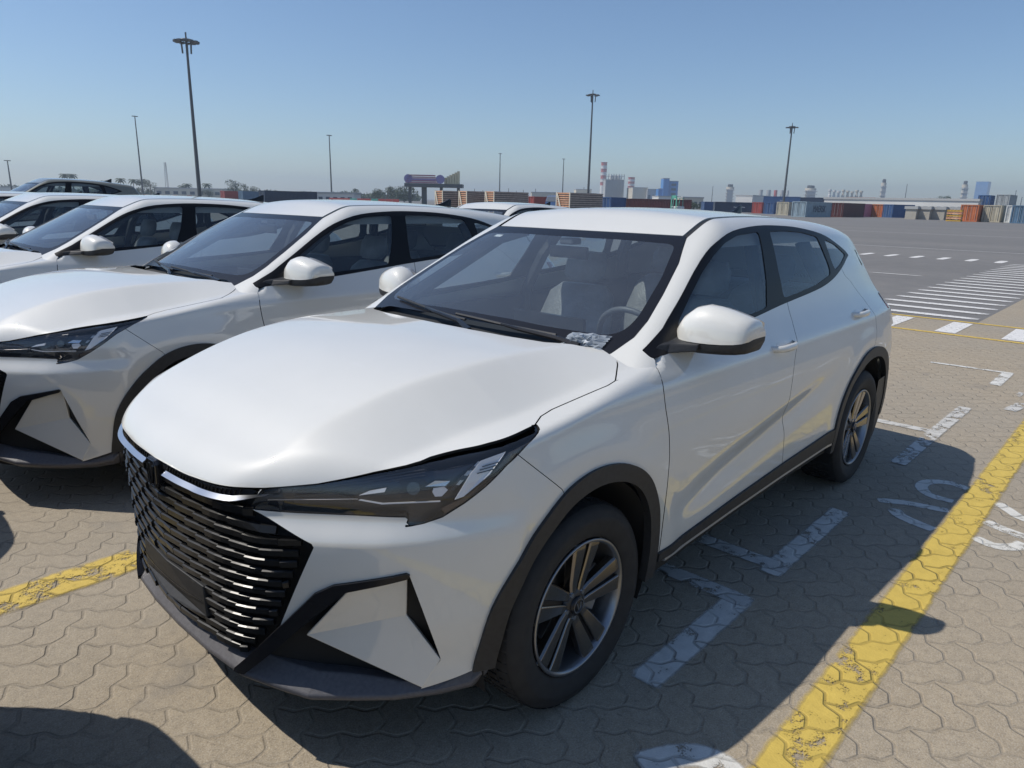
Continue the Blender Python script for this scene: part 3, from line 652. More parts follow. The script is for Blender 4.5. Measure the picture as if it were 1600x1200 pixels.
    MB().loft([[(-2.55,y,.5),(-2.62,y,1.12),(-3.05,y,1.12),(-3.1,y,.5)] for y in (-.74,.74)]).build('luggage_cover',DASH,root)
    # headliner
    hlr=clip(GRN,np.maximum(np.maximum(1.44-z(GRN),-2.9-x(GRN)),x(GRN)+1.12)); part('headliner',both(offset(hlr,-.03)),LINER,root,0)
    # fin
    MB().loft([[(-2.50,-.003,1.540),(-2.50,.003,1.540),(-2.52,.003,1.545),(-2.52,-.003,1.545)],[(-2.62,-.018,1.53),(-2.62,.018,1.53),(-2.64,.006,1.575),(-2.64,-.006,1.575)],[(-2.70,-.02,1.52),(-2.70,.02,1.52),(-2.715,.004,1.605),(-2.715,-.004,1.605)],[(-2.72,-.015,1.52),(-2.72,.015,1.52),(-2.735,.003,1.60),(-2.735,-.003,1.60)]]).build('antenna_fin',GLOSSB,root)
    return root
LAMPD=mat('lamp_housing',(.035,.037,.042),.25,.4,.3); LGUIDE=mat('light_guide',(.9,.9,.88),.25,.0,.5); LENSB=mat('projector_lens',(.05,.06,.05),.05,.2,1)
RECESS_SH=mat('recess_shade',(.60,.60,.59),.35,0,.8); DASHG=mat('steering_grey',(.10,.105,.115),.5); LINER=mat('headliner_cloth',(.30,.30,.29),.9)
def make_wheel(w):
    """wheel centred at origin, outer face towards +y (hub face y=.103)"""
    n=56
    tp=[(.224,.095),(.232,.106),(.240,.112),(.255,.118),(.285,.123),(.300,.1235),(.303,.1215),(.318,.117),(.331,.105),(.339,.092),(.341,.088),(.341,-.080),(.335,-.10),(.30,-.112),(.225,-.09)]
    t=MB().lathe(tp,(0,0,0),72).build('tyre',RUBBER,w,smooth=True)
    mb=MB()
    for k in range(60):       # shoulder tread blocks
        a=2*math.pi*k/60
        for y0,y1,sh in ((.060,.100,0),(.012,.052,.02),(-.04,.004,.035),(-.09,-.048,.0)):
            c0,c1=a+sh,a+sh+.078
            r1,r0=.345,.338; yr=.006 if y1>.09 else 0
            P=[(r0*math.cos(c0),y0,r0*math.sin(c0)),(r0*math.cos(c1),y0,r0*math.sin(c1)),(r0*math.cos(c1),y1,r0*math.sin(c1)),(r0*math.cos(c0),y1,r0*math.sin(c0))]
            P+=[(r1*math.cos(c0),y0,r1*math.sin(c0)),(r1*math.cos(c1),y0,r1*math.sin(c1)),((r1-yr)*math.cos(c1),y1-.002,(r1-yr)*math.sin(c1)),((r1-yr)*math.cos(c0),y1-.002,(r1-yr)*math.sin(c0))]
            mb.hexa(P)
    mb.build('tyre_tread',RUBBER,w)
    rim=MB().lathe([(.222,.098),(.229,.110),(.226,.114),(.219,.113),(.214,.105),(.210,.08),(.202,.03),(.198,-.08)],(0,0,0),72).build('rim',RIMB,w,smooth=True)
    for k in range(5):
        a=math.radians(90+8+72*k); ca,sa=math.cos(a),math.sin(a)
        mb=MB(); mg=MB()
        for s in (1,-1):
            st=[(.028,.016,.024,.088),(.07,.0225,.035,.090),(.14,.0315,.048,.099),(.200,.038,.058,.106),(.221,.041,.062,.107)]
            rings=[]
            for r,o,w_,y in st:
                pts=[]
                for q,yy in ((o-w_/2+.002,y-.032),(o-w_/2,y-.004),(o-w_/2+.004,y),(o+w_/2-.006,y),(o+w_/2,y-.007),(o+w_/2+.001,y-.032)):
                    q*=s; pts.append((r*ca-q*sa,yy,r*sa+q*ca))
                rings.append(pts if s==1 else pts[::-1])
            mb.loft(rings)
        mb.build('spoke',RIMM,rim,bevel=.0015)
        wb=MB(); pts=[]
        for r,o_,y in ((.05,.010,.074),(.12,.016,.080),(.215,.026,.090)): pts.append([(r*ca-q*sa,yy,r*sa+q*ca) for q,yy in ((-o_,y-.02),(-o_,y),(o_,y),(o_,y-.02))])
        wb.loft(pts); wb.build('spoke_web',RIMD,rim)
    MB().lathe([(.001,.090),(.030,.092),(.048,.088),(.056,.075),(.058,.04),(.001,.04)],(0,0,0),40).build('hub',RIMD,rim,smooth=True)
    cap=MB().lathe([(.001,.101),(.026,.101),(.031,.098),(.032,.088)],(0,0,0),32).build('hub_cap',GLOSSB,rim,smooth=True)
    MB().lathe([(.022,.1005),(.022,.1025),(.025,.1025),(.025,.1005)],(0,0,0),32).build('cap_ring',CHROME,rim)
    mv=MB()
    for s in (1,-1): mv.hexa([(s*.001,.101,-.013),(s*.006,.101,-.009),(s*.012,.101,.012),(s*.006,.101,.012),(s*.001,.1035,-.013),(s*.006,.1035,-.009),(s*.012,.1035,.012),(s*.006,.1035,.012)])
    mv.build('cap_emblem',CHROME,rim)
    for k in range(5):
        a=math.radians(54+8+72*k); mv=MB().tube([(.046*math.cos(a),.07,.046*math.sin(a)),(.046*math.cos(a),.092,.046*math.sin(a))],.0085,6); mv.build('wheel_nut',CHROME,rim)
    MB().lathe([(.06,.02),(.06,.035),(.145,.035),(.148,.03),(.148,.012),(.06,.01)],(0,0,0),40).build('brake_disc',STEEL,w,smooth=False)
    mb=MB(); rr=[]
    for t_ in np.linspace(math.radians(150),math.radians(215),7):
        rr.append([(r*math.cos(t_),y,r*math.sin(t_)) for r,y in ((.10,.06),(.165,.06),(.165,-.02),(.10,-.02))])
    mb.loft(rr); mb.build('brake_caliper',STEEL,w,bevel=.004)
RIMB=mat('rim_barrel',(.26,.27,.29),.3,.85)
def copy_tree(o,parent=None):
    c=o.copy(); COL.objects.link(c)
    if parent: c.parent=parent
    for ch in o.children: copy_tree(ch,c)
    return c
# ------------------------------------------------------------------ ground, markings
def struct(o): o['kind']='structure'; return o
def geo_pos(nt): return nt.nodes.new('ShaderNodeNewGeometry').outputs['Position']
PAV=.1125
def paver_nodes(nt):
    """returns joint mask (1 in the joint), height, block random; herringbone of dentated pavers laid at 45 degrees"""
    pos=geo_pos(nt); sp=nt.nodes.new('ShaderNodeSeparateXYZ'); nt.links.new(pos,sp.inputs[0]); x=Nd(nt,sp.outputs[0]); y=Nd(nt,sp.outputs[1])
    k=.70711/PAV; u=(y-x)*k; v=(x+y)*k
    m=lambda op,*a: mnode(nt,op,*a)
    jit=noise(nt,pos,6,2); j2=noise(nt,pos,1.1,2)
    su=m('SINE',u*(2*math.pi)); sv=m('SINE',v*(2*math.pi))
    tri=lambda q: m('MULTIPLY',m('ARCSINE',m('MULTIPLY',m('SINE',m('MULTIPLY',q,2*math.pi)),.93)),.64)
    U_=u+tri(v+.25)*.135+(jit-.5)*.10+(j2-.5)*.3; V_=v+tri(u+.25)*.10+(jit-.5)*.08+(j2-.5)*.25
    i=m('FLOOR',U_); j=m('FLOOR',V_); fu=U_-i; fv=V_-j
    q=m('FLOORED_MODULO',i-j,4) if False else m('SUBTRACT',i-j,m('MULTIPLY',m('FLOOR',m('DIVIDE',i-j,4)),4))
    is_=lambda n: m('COMPARE',q,n,.25)
    big=3.0
    dL=fu+is_(1)*big; dR=(1-fu)+is_(0)*big; dB=fv+is_(2)*big; dT=(1-fv)+is_(3)*big
    d=m('MINIMUM',m('MINIMUM',dL,dR),m('MINIMUM',dB,dT))
    wn=nt.nodes.new('ShaderNodeTexWhiteNoise'); wn.noise_dimensions='2D'; cb=nt.nodes.new('ShaderNodeCombineXYZ')
    bi=i-is_(1); bj=j-is_(2); nt.links.new(bi.s,cb.inputs[0]); nt.links.new(bj.s,cb.inputs[1]); nt.links.new(cb.outputs[0],wn.inputs['Vector'])
    rnd_=Nd(nt,wn.outputs['Value'])
    ss=nt.nodes.new('ShaderNodeMapRange'); ss.interpolation_type='SMOOTHSTEP'; nt.links.new(d.s,ss.inputs[0]); ss.inputs[1].default_value=.022; ss.inputs[2].default_value=.085; 
    hgt=Nd(nt,ss.outputs[0]); 
    fine=noise(nt,pos,160,3); med=noise(nt,pos,28,4)
    fillv=noise(nt,pos,2.3,3)     # some joints are full of sand, others open
    ff=nt.nodes.new('ShaderNodeMapRange'); nt.links.new(fillv.s,ff.inputs[0]); ff.inputs[1].default_value=.35; ff.inputs[2].default_value=.65; ff.inputs[3].default_value=.35; ff.inputs[4].default_value=1.0
    H_=hgt*Nd(nt,ff.outputs[0])*.85+fine*.22+med*.22+rnd_*.22
    joint=(1-hgt)*Nd(nt,ff.outputs[0])
    return pos,joint,H_,rnd_,fine,med
def paver_mat():
    m=mat('pavers',(.3,.25,.2),.88,spec=.3); nt=m.node_tree; b=nt.nodes['Principled BSDF']
    pos,joint,H_,rn,fine,med=paver_nodes(nt)
    big=noise(nt,pos,.55,5,.6)
    c=ramp(nt,rn,[(0,(.265,.22,.158)),(.35,(.32,.262,.185)),(.65,(.305,.258,.192)),(1,(.36,.297,.212))])
    c=mixc(nt,.55,c,ramp(nt,big,[(.3,(.30,.262,.20)),(.5,(.33,.265,.18)),(.75,(.28,.258,.21))]))
    c=mixc(nt,.35,c,ramp(nt,med,[(.3,(.22,.185,.135)),(.65,(.41,.345,.25))]))
    fr_=noise(nt,pos,210,2,.7); c=mixc(nt,mnode(nt,'MAXIMUM',(fr_-.45)*2.2,0),c,(.50,.455,.385)); c=mixc(nt,mnode(nt,'MAXIMUM',(.5-fine)*2.0,0),c,(.15,.13,.105))
    st=noise(nt,pos,1.7,4,.7); sm=nt.nodes.new('ShaderNodeMapRange'); nt.links.new(st.s,sm.inputs[0]); sm.inputs[1].default_value=.60; sm.inputs[2].default_value=.72; sm.inputs[4].default_value=.45
    c=mixc(nt,Nd(nt,sm.outputs[0]),c,(.17,.16,.15))
    ch=noise(nt,pos,75,2); cm_=nt.nodes.new('ShaderNodeMapRange'); nt.links.new(ch.s,cm_.inputs[0]); cm_.inputs[1].default_value=.66; cm_.inputs[2].default_value=.74; cm_.inputs[4].default_value=.5
    c=mixc(nt,Nd(nt,cm_.outputs[0]),c,(.12,.10,.08))
    gr=noise(nt,pos,.23,4,.6); c=mixc(nt,(gr-.4)*1.2,c,(.24,.232,.215))
    c=mixc(nt,joint*.34,c,(.17,.15,.125)); nt.links.new(c,b.inputs['Base Color'])
    nt.links.new(bump(nt,H_,1.0,.0055),b.inputs['Normal']); return m
def paint_mat(name,c1,c2,wear,edge=0):
    m=bpy.data.materials.new(name); m.use_nodes=True; nt=m.node_tree; b=nt.nodes['Principled BSDF']; b.inputs['Roughness'].default_value=.75
    pos,joint,H_,rn,fine,med=paver_nodes(nt)
    n=noise(nt,pos,14,6,.7); n2=noise(nt,pos,3,3); 
    c=ramp(nt,n,[(.3,c1),(.7,c2)]); c=mixc(nt,joint*.35,c,tuple(v*.55 for v in c1)); nt.links.new(c,b.inputs['Base Color'])
    nt.links.new(bump(nt,H_,.9,.0075),b.inputs['Normal'])
    q=n*.6+n2*.35+fine*.25+(rn-.5)*.10; mr=nt.nodes.new('ShaderNodeMapRange'); nt.links.new(q.s,mr.inputs[0]); mr.inputs[1].default_value=wear; mr.inputs[2].default_value=wear+.06
    al=Nd(nt,mr.outputs[0])
    # soft sprayed edge from the sheet's own edge distance attribute
    at=nt.nodes.new('ShaderNodeAttribute'); at.attribute_name='edge'; e=Nd(nt,at.outputs['Fac']); en=mnode(nt,'MULTIPLY',e+(n-.5)*.5,3.0); en=mnode(nt,'MINIMUM',mnode(nt,'MAXIMUM',en,0),1)
    al=al*en*(1-joint*.25); nt.links.new(al.s,b.inputs['Alpha']); return m
PAVM=paver_mat()
WHITEP=paint_mat('white_road_paint',(.50,.49,.45),(.66,.65,.61),.475)
WHITEW=paint_mat('white_road_paint_worn',(.42,.41,.38),(.56,.55,.52),.535)
YELP=paint_mat('yellow_road_paint',(.48,.35,.075),(.60,.44,.095),.47)
YELW=paint_mat('yellow_road_paint_worn',(.48,.35,.08),(.60,.44,.10),.525)
def asphalt():
    m=mat('asphalt',(.1,.1,.1),.85,spec=.35); nt=m.node_tree; b=nt.nodes['Principled BSDF']; pos=geo_pos(nt)
    mp=nt.nodes.new('ShaderNodeMapping'); mp.inputs['Scale'].default_value=(1,.25,1); mp.inputs['Rotation'].default_value=(0,0,.5); nt.links.new(pos,mp.inputs[0])
    a=noise(nt,mp.outputs[0],.16,6,.6); f=noise(nt,pos,55,4); g=noise(nt,pos,2.1,4)
    c=ramp(nt,a,[(.3,(.135,.132,.130)),(.5,(.165,.160,.155)),(.7,(.205,.196,.185))]); c=mixc(nt,.3,c,ramp(nt,f,[(.3,(.07,.07,.07)),(.7,(.26,.25,.24))])); c=mixc(nt,.25,c,ramp(nt,g,[(.3,(.12,.12,.12)),(.7,(.22,.21,.2))]))
    nt.links.new(c,b.inputs['Base Color']); nt.links.new(bump(nt,f,.4,.004),b.inputs['Normal']); return m
struct(mesh_obj('ground',[(-4500,-4500,0),(4500,-4500,0),(4500,4500,0),(-4500,4500,0)],[(0,1,2,3)],asphalt(),smooth=False))
mb=MB(); mb.add([(-10.60,-70,.004),(45,-70,.004),(45,70,.004),(-10.60,70,.004)],[(0,1,2,3)]); mb.add([(-17,.13,.004),(-10.60,.13,.004),(-10.60,70,.004),(-17,70,.004)],[(0,1,2,3)])
struct(mb.build('pavement',PAVM))
def sheet(name,poly_or_line,width,m,z=.0085,step=.05):
    """painted strip along a polyline, with an 'edge' attribute that falls to 0 at the rim"""
    P=np.array(poly_or_line,float); pts=[]
    for i in range(len(P)-1):
        L=np.linalg.norm(P[i+1]-P[i]); n=max(1,int(L/step))
        for k in range(n): pts.append(P[i]+(P[i+1]-P[i])*k/n)
    pts.append(P[-1]); pts=np.array(pts); V=[];Fc=[];E=[]
    prof=[-.56,-.46,-.34,0,.34,.46,.56]; ev=[0,.22,.8,1,.8,.22,0]
    for i,q in enumerate(pts):
        a=pts[max(i-1,0)];b=pts[min(i+1,len(pts)-1)]; t=(b-a)/np.linalg.norm(b-a); n=np.array([-t[1],t[0]])
        dd=min(np.linalg.norm(q-pts[0]),np.linalg.norm(q-pts[-1])); e2=min(1,dd/(width*.35)+.0)
        for f_,e in zip(prof,ev): V.append((*(q+n*f_*width),z)); E.append(e*(.15+.85*e2) if e2<1 else e)
    k=len(prof)
    for i in range(len(pts)-1):
        for j in range(k-1): a=i*k+j; Fc.append((a,a+1,a+k+1,a+k))
    o=mesh_obj(name,V,Fc,m,smooth=False); at=o.data.attributes.new('edge','FLOAT','POINT'); at.data.foreach_set('value',np.array(E,np.float32))
    return struct(o)
sheet('bay_line',[(4.5,1.52),(-8.9,1.52)],.155,YELP)
sheet('bay_line',[(4.5,-1.09),(-8.9,-1.09)],.20,YELW)
for y in (-3.75,-6.4,-9.05): sheet('bay_line',[(4.5,y),(-8.9,y)],.18,YELW)
sheet('bay_line',[(4.5,4.2),(-8.9,4.2)],.18,YELP)
for L_,w_,m_ in [([(-.955,.55),(-.955,1.06)],.10,WHITEW),([(-.99,1.01),(-.22,1.01)],.11,WHITEP),([(-1.345,.55),(-1.345,1.06)],.10,WHITEW),([(-1.25,1.005),(-2.20,1.005)],.10,WHITEP),
        ([(-3.22,1.015),(-5.12,1.03)],.10,WHITEW),([(-4.16,.55),(-4.16,1.02)],.10,WHITEW),([(-6.93,.35),(-6.96,1.10)],.07,WHITEP),([(-6.99,1.055),(-6.24,1.055)],.10,WHITEP),
        ([(-5.28,1.31),(-5.66,1.37)],.10,WHITEW),([(-5.9,1.28),(-6.1,1.29)],.05,WHITEW)]:
    MK=globals().get('MK',0)+1; sheet('bay_marking',L_,w_,m_,z=.0085+.0007*(MK%2))
for L_,w_,m_ in [(smoothpoly([(-3.06,1.44),(-3.10,1.34),(-3.02,1.24),(-2.90,1.23),(-2.80,1.30),(-2.79,1.42)],False),.07,WHITEP),
        (smoothpoly([(-2.63,1.43),(-2.60,1.33),(-2.57,1.22),(-2.50,1.10)],False),.07,WHITEP),(smoothpoly([(-2.44,1.20),(-2.37,1.25),(-2.33,1.33),(-2.30,1.43)],False),.08,WHITEP),
        (smoothpoly([(-2.96,1.60),(-2.88,1.67),(-2.80,1.76),(-2.80,1.95)],False),.07,WHITEP),(smoothpoly([(-2.62,1.60),(-2.58,1.68),(-2.54,1.80),(-2.50,1.95)],False),.08,WHITEP),
        (smoothpoly([(-2.36,1.60),(-2.32,1.69),(-2.38,1.77),(-2.46,1.80)],False),.075,WHITEP),(smoothpoly([(.10,1.20),(-.04,1.29),(-.07,1.40),(.03,1.50),(.15,1.52)],False),.09,WHITEP)]:
    sheet('bay_letter',L_,w_,m_,z=.0065,step=.02)
YELF=paint_mat('yellow_road_paint_far',(.52,.36,.07),(.66,.46,.10),.35); WHF=paint_mat('white_road_paint_far',(.60,.59,.57),(.72,.71,.69),.33)
sheet('edge_line',[(-10.53,-30),(-10.53,30)],.10,YELF,step=.3); sheet('edge_line',[(-9.12,-30),(-9.12,30)],.10,YELF,step=.3)
for k in range(-14,16):
    y=-.01+.77*k; struct(mesh_obj('kerb_block_marking',[(-10.40,y-.125,.0085),(-9.25,y-.125,.0085),(-9.25,y+.125,.0085),(-10.40,y+.125,.0085)],[(0,1,2,3)],WHF,smooth=False))
for o in [o for o in bpy.data.objects if o.name.startswith('kerb_block_marking')]:
    at=o.data.attributes.new('edge','FLOAT','POINT'); at.data.foreach_set('value',np.ones(4,np.float32))
for k in range(20):
    x=-11.0-.76*k-.0; y1=.08 if x>-14.5 else .08
    sheet('zebra_stripe',[(x,-1.68),(x,y1)],.24,WHF,step=.5)
for k in range(20):
    x=-10.85-.76*k; 
for k in range(-9,6): sheet('zebra_stripe',[(-25.7,-2.05+.83*k),(-27.2,-2.05+.83*k)],.26,WHF,step=.5)
sheet('stop_line',[(-18.3,-3.7),(-18.3,-2.4)],.13,WHF,step=.5); sheet('lane_line',[(-33,-40),(-33,30)],.12,WHF,step=2); sheet('lane_line',[(-55,-70),(-55,50)],.15,WHF,step=3)
# ------------------------------------------------------------------ far things
FH=cf[:2]/np.linalg.norm(cf[:2]); RH=np.array([FH[1],-FH[0]])
def at(px,d):
    """ground point seen in picture column px, d metres ahead of the viewer"""
    return CAM_POS[:2]+FH*d+RH*(px-800)/1134*d
def hgt(n,d): return CAM_POS[2]+n*d/1172
def cm(name,c,r=.6): return noisy(name,tuple(v*.85 for v in c),tuple(min(1,v*1.12) for v in c),1.2,r)
CM={k:cm('container_'+k,c,.55) for k,c in dict(navy=(.018,.035,.075),red=(.36,.06,.045),blue=(.035,.09,.22),beige=(.47,.43,.33),paleblue=(.27,.35,.40),maroon=(.10,.028,.028),orange=(.50,.15,.055),pink=(.52,.17,.24),purple=(.20,.09,.17),grey=(.35,.37,.37),steel=(.10,.18,.27),brown=(.20,.08,.06),white=(.65,.65,.62)).items()}
WHT=mat('white_letters',(.7,.7,.7),.6); DARKM=mat('dark_steel',(.09,.095,.10),.5,.3)
def corr(P0,P1,h,z,n,d=.05):
    """corrugated wall from P0 to P1"""
    P0=np.array(P0);P1=np.array(P1); t=(P1-P0)/np.linalg.norm(P1-P0); nn=np.array([t[1],-t[0]]); pts=[]
    for i in range(n):
        a=i/n; 
        for f_,o in ((0,0),(.35,0),(.5,-d),(.85,-d)): pts.append(P0+(P1-P0)*(a+f_/n)+nn*o)
    pts.append(P1); k=len(pts)
    V=[(*q,z) for q in pts]+[(*q,z+h) for q in pts]; return V,[(i,i+1,i+1+k,i+k) for i in range(k-1)]
def container(px,d,L,key,label,z=0,rz=0,text=None,grp='shipping containers',tz=None,h=2.6,anchor='end',ts=1.0,tcol=None,pos=None):
    x0,y0=at(px,d) if pos is None else pos
    if anchor=='side': x0=x0+0
    r=empty('shipping_container',(x0,y0,z),math.radians(rz),label,'container',grp); m=CM[key]
    mb=MB()
    V,F_=corr((0,2.40),(-L,2.40),h-.28,.14,int(L*3.2)); mb.add(V,[f[::-1] for f in F_])
    V,F_=corr((-L,.04),(0,.04),h-.28,.14,int(L*3.2)); mb.add(V,[f[::-1] for f in F_])
    mb.add([(0,0.04,h-.05),(0,2.40,h-.05),(-L,2.40,h-.05),(-L,.04,h-.05)],[(0,1,2,3)]); mb.add([(-L+.03,0,.1),(-L+.03,2.4,.1),(-L+.03,2.4,h-.1),(-L+.03,0,h-.1)],[(0,3,2,1)])
    mb.build('side_wall',m,r)
    mb=MB()
    for yy in (.06,2.38):
        for xx in (-.06,-L+.06): mb.box((xx,yy,h/2),(.14,.14,h))
        for zz in (.07,h-.07): mb.box((-L/2,yy,zz),(L-.16,.12,.14))
    for xx in (-.06,-L+.06):
        for zz in (.08,h-.07): mb.box((xx,1.22,zz),(.12,2.2,.14))
    mb.build('frame',m,r)
    for yy in (.62,1.82):
        mb=MB(); V,F_=corr((-.06,yy-.56),(-.06,yy+.56),h-.3,.15,4,.035); mb.add(V,F_); dr=mb.build('door',m,r)
        mb=MB()
        for o in (-.33,.33): mb.tube([(-.02,yy+o,.15),(-.02,yy+o,h-.15)],.022,6)
        mb.build('lock_rod',CM['grey'],dr)
    if text:
        cu_=bpy.data.curves.new('lettering','FONT'); cu_.body=text; cu_.size=1.5*ts; cu_.extrude=.01; cu_.align_x='CENTER'; cu_.align_y='CENTER'
        to=bpy.data.objects.new('lettering',cu_); COL.objects.link(to); dg=bpy.context.evaluated_depsgraph_get(); me=bpy.data.meshes.new_from_object(to.evaluated_get(dg)); bpy.data.objects.remove(to)
        to=bpy.data.objects.new('lettering',me); me.materials.clear(); me.materials.append(tcol or WHT); COL.objects.link(to); to.parent=r; to.location=(-L*.52,2.425,h*.52); to.rotation_euler=(math.radians(90),0,math.radians(180))
    return r
container(1108,196,12.2,'navy','dark navy container left of the small red container, pale script on its side',text='~ ~~',rz=-52)
container(1089,205,6.1,'blue','blue-grey container at the far left of the yard stack',rz=-40)
container(1169,176,6.1,'red','small red container between the dark navy one and the blue one')
container(1187,168,6.1,'blue','blue container with white panel between red and beige containers')
container(1207,146,6.1,'beige','beige container end between the blue one and the pale grey-blue one')
container(1231,126,12.2,'paleblue','pale blue-grey container with large dark lettering on its side',text='MAERSK',tcol=CM['navy'],ts=1.1)
container(1290,136,12.2,'maroon','dark maroon container right of the one with large lettering')
for z_,a_,b_ in ((0,'container under the long blue one with white lettering, mostly hidden','container under the darker blue upper one, mostly hidden'),(2.6,'long blue container on the upper tier with white lettering','darker blue container on the upper tier, right of the lettered blue one')):
    container(1186,262,12.2,'blue',a_,z=z_,text='----' if z_ else None,ts=.8,rz=-70); container(1243,268,8.5,'navy',b_,z=z_,rz=-70)
container(1324,150,6.1,'pink','pink container with purple side under the orange ones',)
container(1356,152,4.5,'orange','small orange container on the ground beside the pink one')
for z_,a_,b_ in ((0,'lower orange container behind the pink one','lower brown container behind the small orange one'),(2.6,'orange container stacked over the maroon and pink pair','second orange container on the upper tier, its brown side in view')):
    container(1314,238,8.5,'orange',a_,z=z_,rz=-72); container(1355,240,6.1,'orange' if z_ else 'brown',b_,z=z_,rz=-20)
container(1373,150,6.1,'blue','blue and navy container alone before the concrete wall',rz=-25)
container(1494,115,6.1,'orange','bright orange-red container beside the yellow pallets')
container(1529,115,8,'beige','beige ribbed container under the grey one')
for z_,a_,b_ in ((0,'lower blue container behind the orange-red one','lower grey container behind the beige one'),(2.6,'blue container on top tier above the orange-red one','grey container on the top tier above the beige one')):
    container(1518,166,5,'blue',a_,z=z_); container(1546,156,9,'grey',b_,z=z_)
container(1574,108,12.2,'steel','steel blue ribbed container at the right edge of the photo')
container(1565,112,3,'white','narrow white container between beige and steel blue ones')
container(930,125,4.5,'blue','dark blue container with white spot right of the last board stack')
container(958,150,6.1,'brown','reddish brown container behind the roof of the nearest car',rz=-50)
container(978,148,12.2,'maroon','long dark brown container behind the roof of the nearest car',rz=-62)
container(814,150,5,'red','small red container just right of the board stacks')
container(338,200,6.1,'red','red container above the roof of the second car, left of the navy one')
container(366,190,6.1,'steel','slate blue container between the red one and the navy one')
container(398,150,12.2,'navy','dark navy container with pale emblem behind the second car')
# stacks of crates / boards
WOOD=noisy('weathered_board',(.34,.26,.215),(.50,.40,.33),3,.85); WOODE=noisy('orange_batten',(.62,.27,.13),(.75,.45,.28),3,.8); LATH=mat('pale_lath',(.66,.60,.48),.8)
def stack(px,d,w_,L,label,h=2.75):
    x0,y0=at(px,d); r=empty('board_stack',(x0,y0,0),0,label,'board stack','stacks of boards behind the cars')
    mb=MB(); n=11
    for k in range(n): mb.box((-L/2,w_/2,.12+k*h/n),(L,w_*.94,h/n*.72)); 
    mb.build('boards',WOOD,r); MB().box((-L/2,w_/2,h/2),(L*.98,w_*.9,h*.97)).build('core',BLACKP,r)
    mb=MB(); 
    for k in range(n): mb.box((.03,w_/2,.12+k*h/n),(.05,w_*.9,.10))
    mb.build('batten',WOODE,r)
    mb=MB()
    for yy in (.04,w_-.04): mb.box((.06,yy,h/2),(.07,.13,h))
    mb.hexa([(.09,.05,h-.1),(.09,.25,h-.1),(.13,.25,h-.1),(.13,.05,h-.1),(.09,w_*.45,.05),(.09,w_*.45+.2,.05),(.13,w_*.45+.2,.05),(.13,w_*.45,.05)]); mb.build('brace',LATH,r)
stack(674,95,1.5,4.6,'leftmost stack of weathered boards with battened end')
stack(711,93,1.5,5.0,'board stack second from left, pinkish brown side')
stack(752,91,1.6,6.4,'board stack third from left, long grey-brown side')
stack(863,87,2.1,6.6,'separate board stack to the right with orange cross brace')
# lamp masts
def mast(px,d,h,label,crown=True,r0=.28,n=12):
    x,y=at(px,d); r=empty('lamp_mast',(x,y,0),0,label,'lamp mast','tall yard lamp masts'); MB().tube([(0,0,0),(0,0,h*.5),(0,0,h)],[r0,r0*.75,r0*.5],10).build('pole',DARKM,r)
    if crown:
        mb=MB(); mb.lathe([(.9,h-.4),(1.0,h-.3),(.9,h-.2),(.25,h-.1),(.2,h-.5)],(0,0,0),20,'z'); mb.build('lamp_ring',DARKM,r)
        for k in range(n):
            a=2*math.pi*k/n; mb=MB(); c,s=math.cos(a),math.sin(a); mb.box((1.45*c,1.45*s,h-.55),(.9,.55,.22),a); mb.tube([(.9*c,.9*s,h-.35),(1.3*c,1.3*s,h-.45)],.05,5); mb.build('floodlight',DARKM,r)
        MB().tube([(0,0,h),(0,0,h+.8)],.12,6).build('lightning_rod',DARKM,r)
        mb=MB()
        for a in (0,2.1,4.2): mb.tube([(.8*math.cos(a),.8*math.sin(a),h-.6),(.7*math.cos(a),.7*math.sin(a),h-2.3)],.13,6)
        mb.build('winch_cable',DARKM,r)
    else: MB().box((0,0,h-.2),(2.2,.5,.3)).build('floodlight',DARKM,r)
mast(305.5,118,hgt(231,118),'tallest dark lamp mast, at the left, with crown of floodlights',True,.33)
mast(217,300,hgt(117,300),'thin lamp mast left of the tallest one',False,.36)
mast(512,300,hgt(95,300),'thin lamp mast between the second car and the canopy',False,.36)
mast(912,205,hgt(165,205),'dark crowned lamp mast left of the power station',True,.36,8)
mast(1217,230,hgt(124,230),'crowned lamp mast above the blue container, leaning right',True,.40,8)
mast(774,420,hgt(73,420),'thin grey lamp mast right of the canopy',False,.4)
mast(872,450,hgt(67,450),'faint lamp mast just left of the crowned one by the power station',False,.4)
mast(12,290,hgt(46,290),'short lamp mast at the left edge of the photo',False,.36)
for i,(px,n) in enumerate([(640,22),(735,18),(748,16),(788,20),(800,16),(811,18),(830,20),(846,16),(905,24),(1105,30),(1405,40),(1575,34),(1586,24)]):
    x,y=at(px,600); r=MB().tube([(0,0,0),(0,0,hgt(n,600))],[.35,.22],6).build('light_pole',DARKM); r.location=(x,y,0); tag(r,['distant thin pole over the canopy roof','distant pole left of the two close poles over the boards','distant pole over the third board stack','distant pole just right of the tall thin mast','second distant pole right of the tall thin mast','third distant pole right of the tall thin mast','distant pole over the small red container','distant pole over the parked truck','distant pole just left of the crowned central mast','distant pole left of the concrete towers','distant pole above the long white shed','distant pole over the grey upper container','rightmost distant pole near the photo edge'][i],'pole','distant thin poles on the skyline')
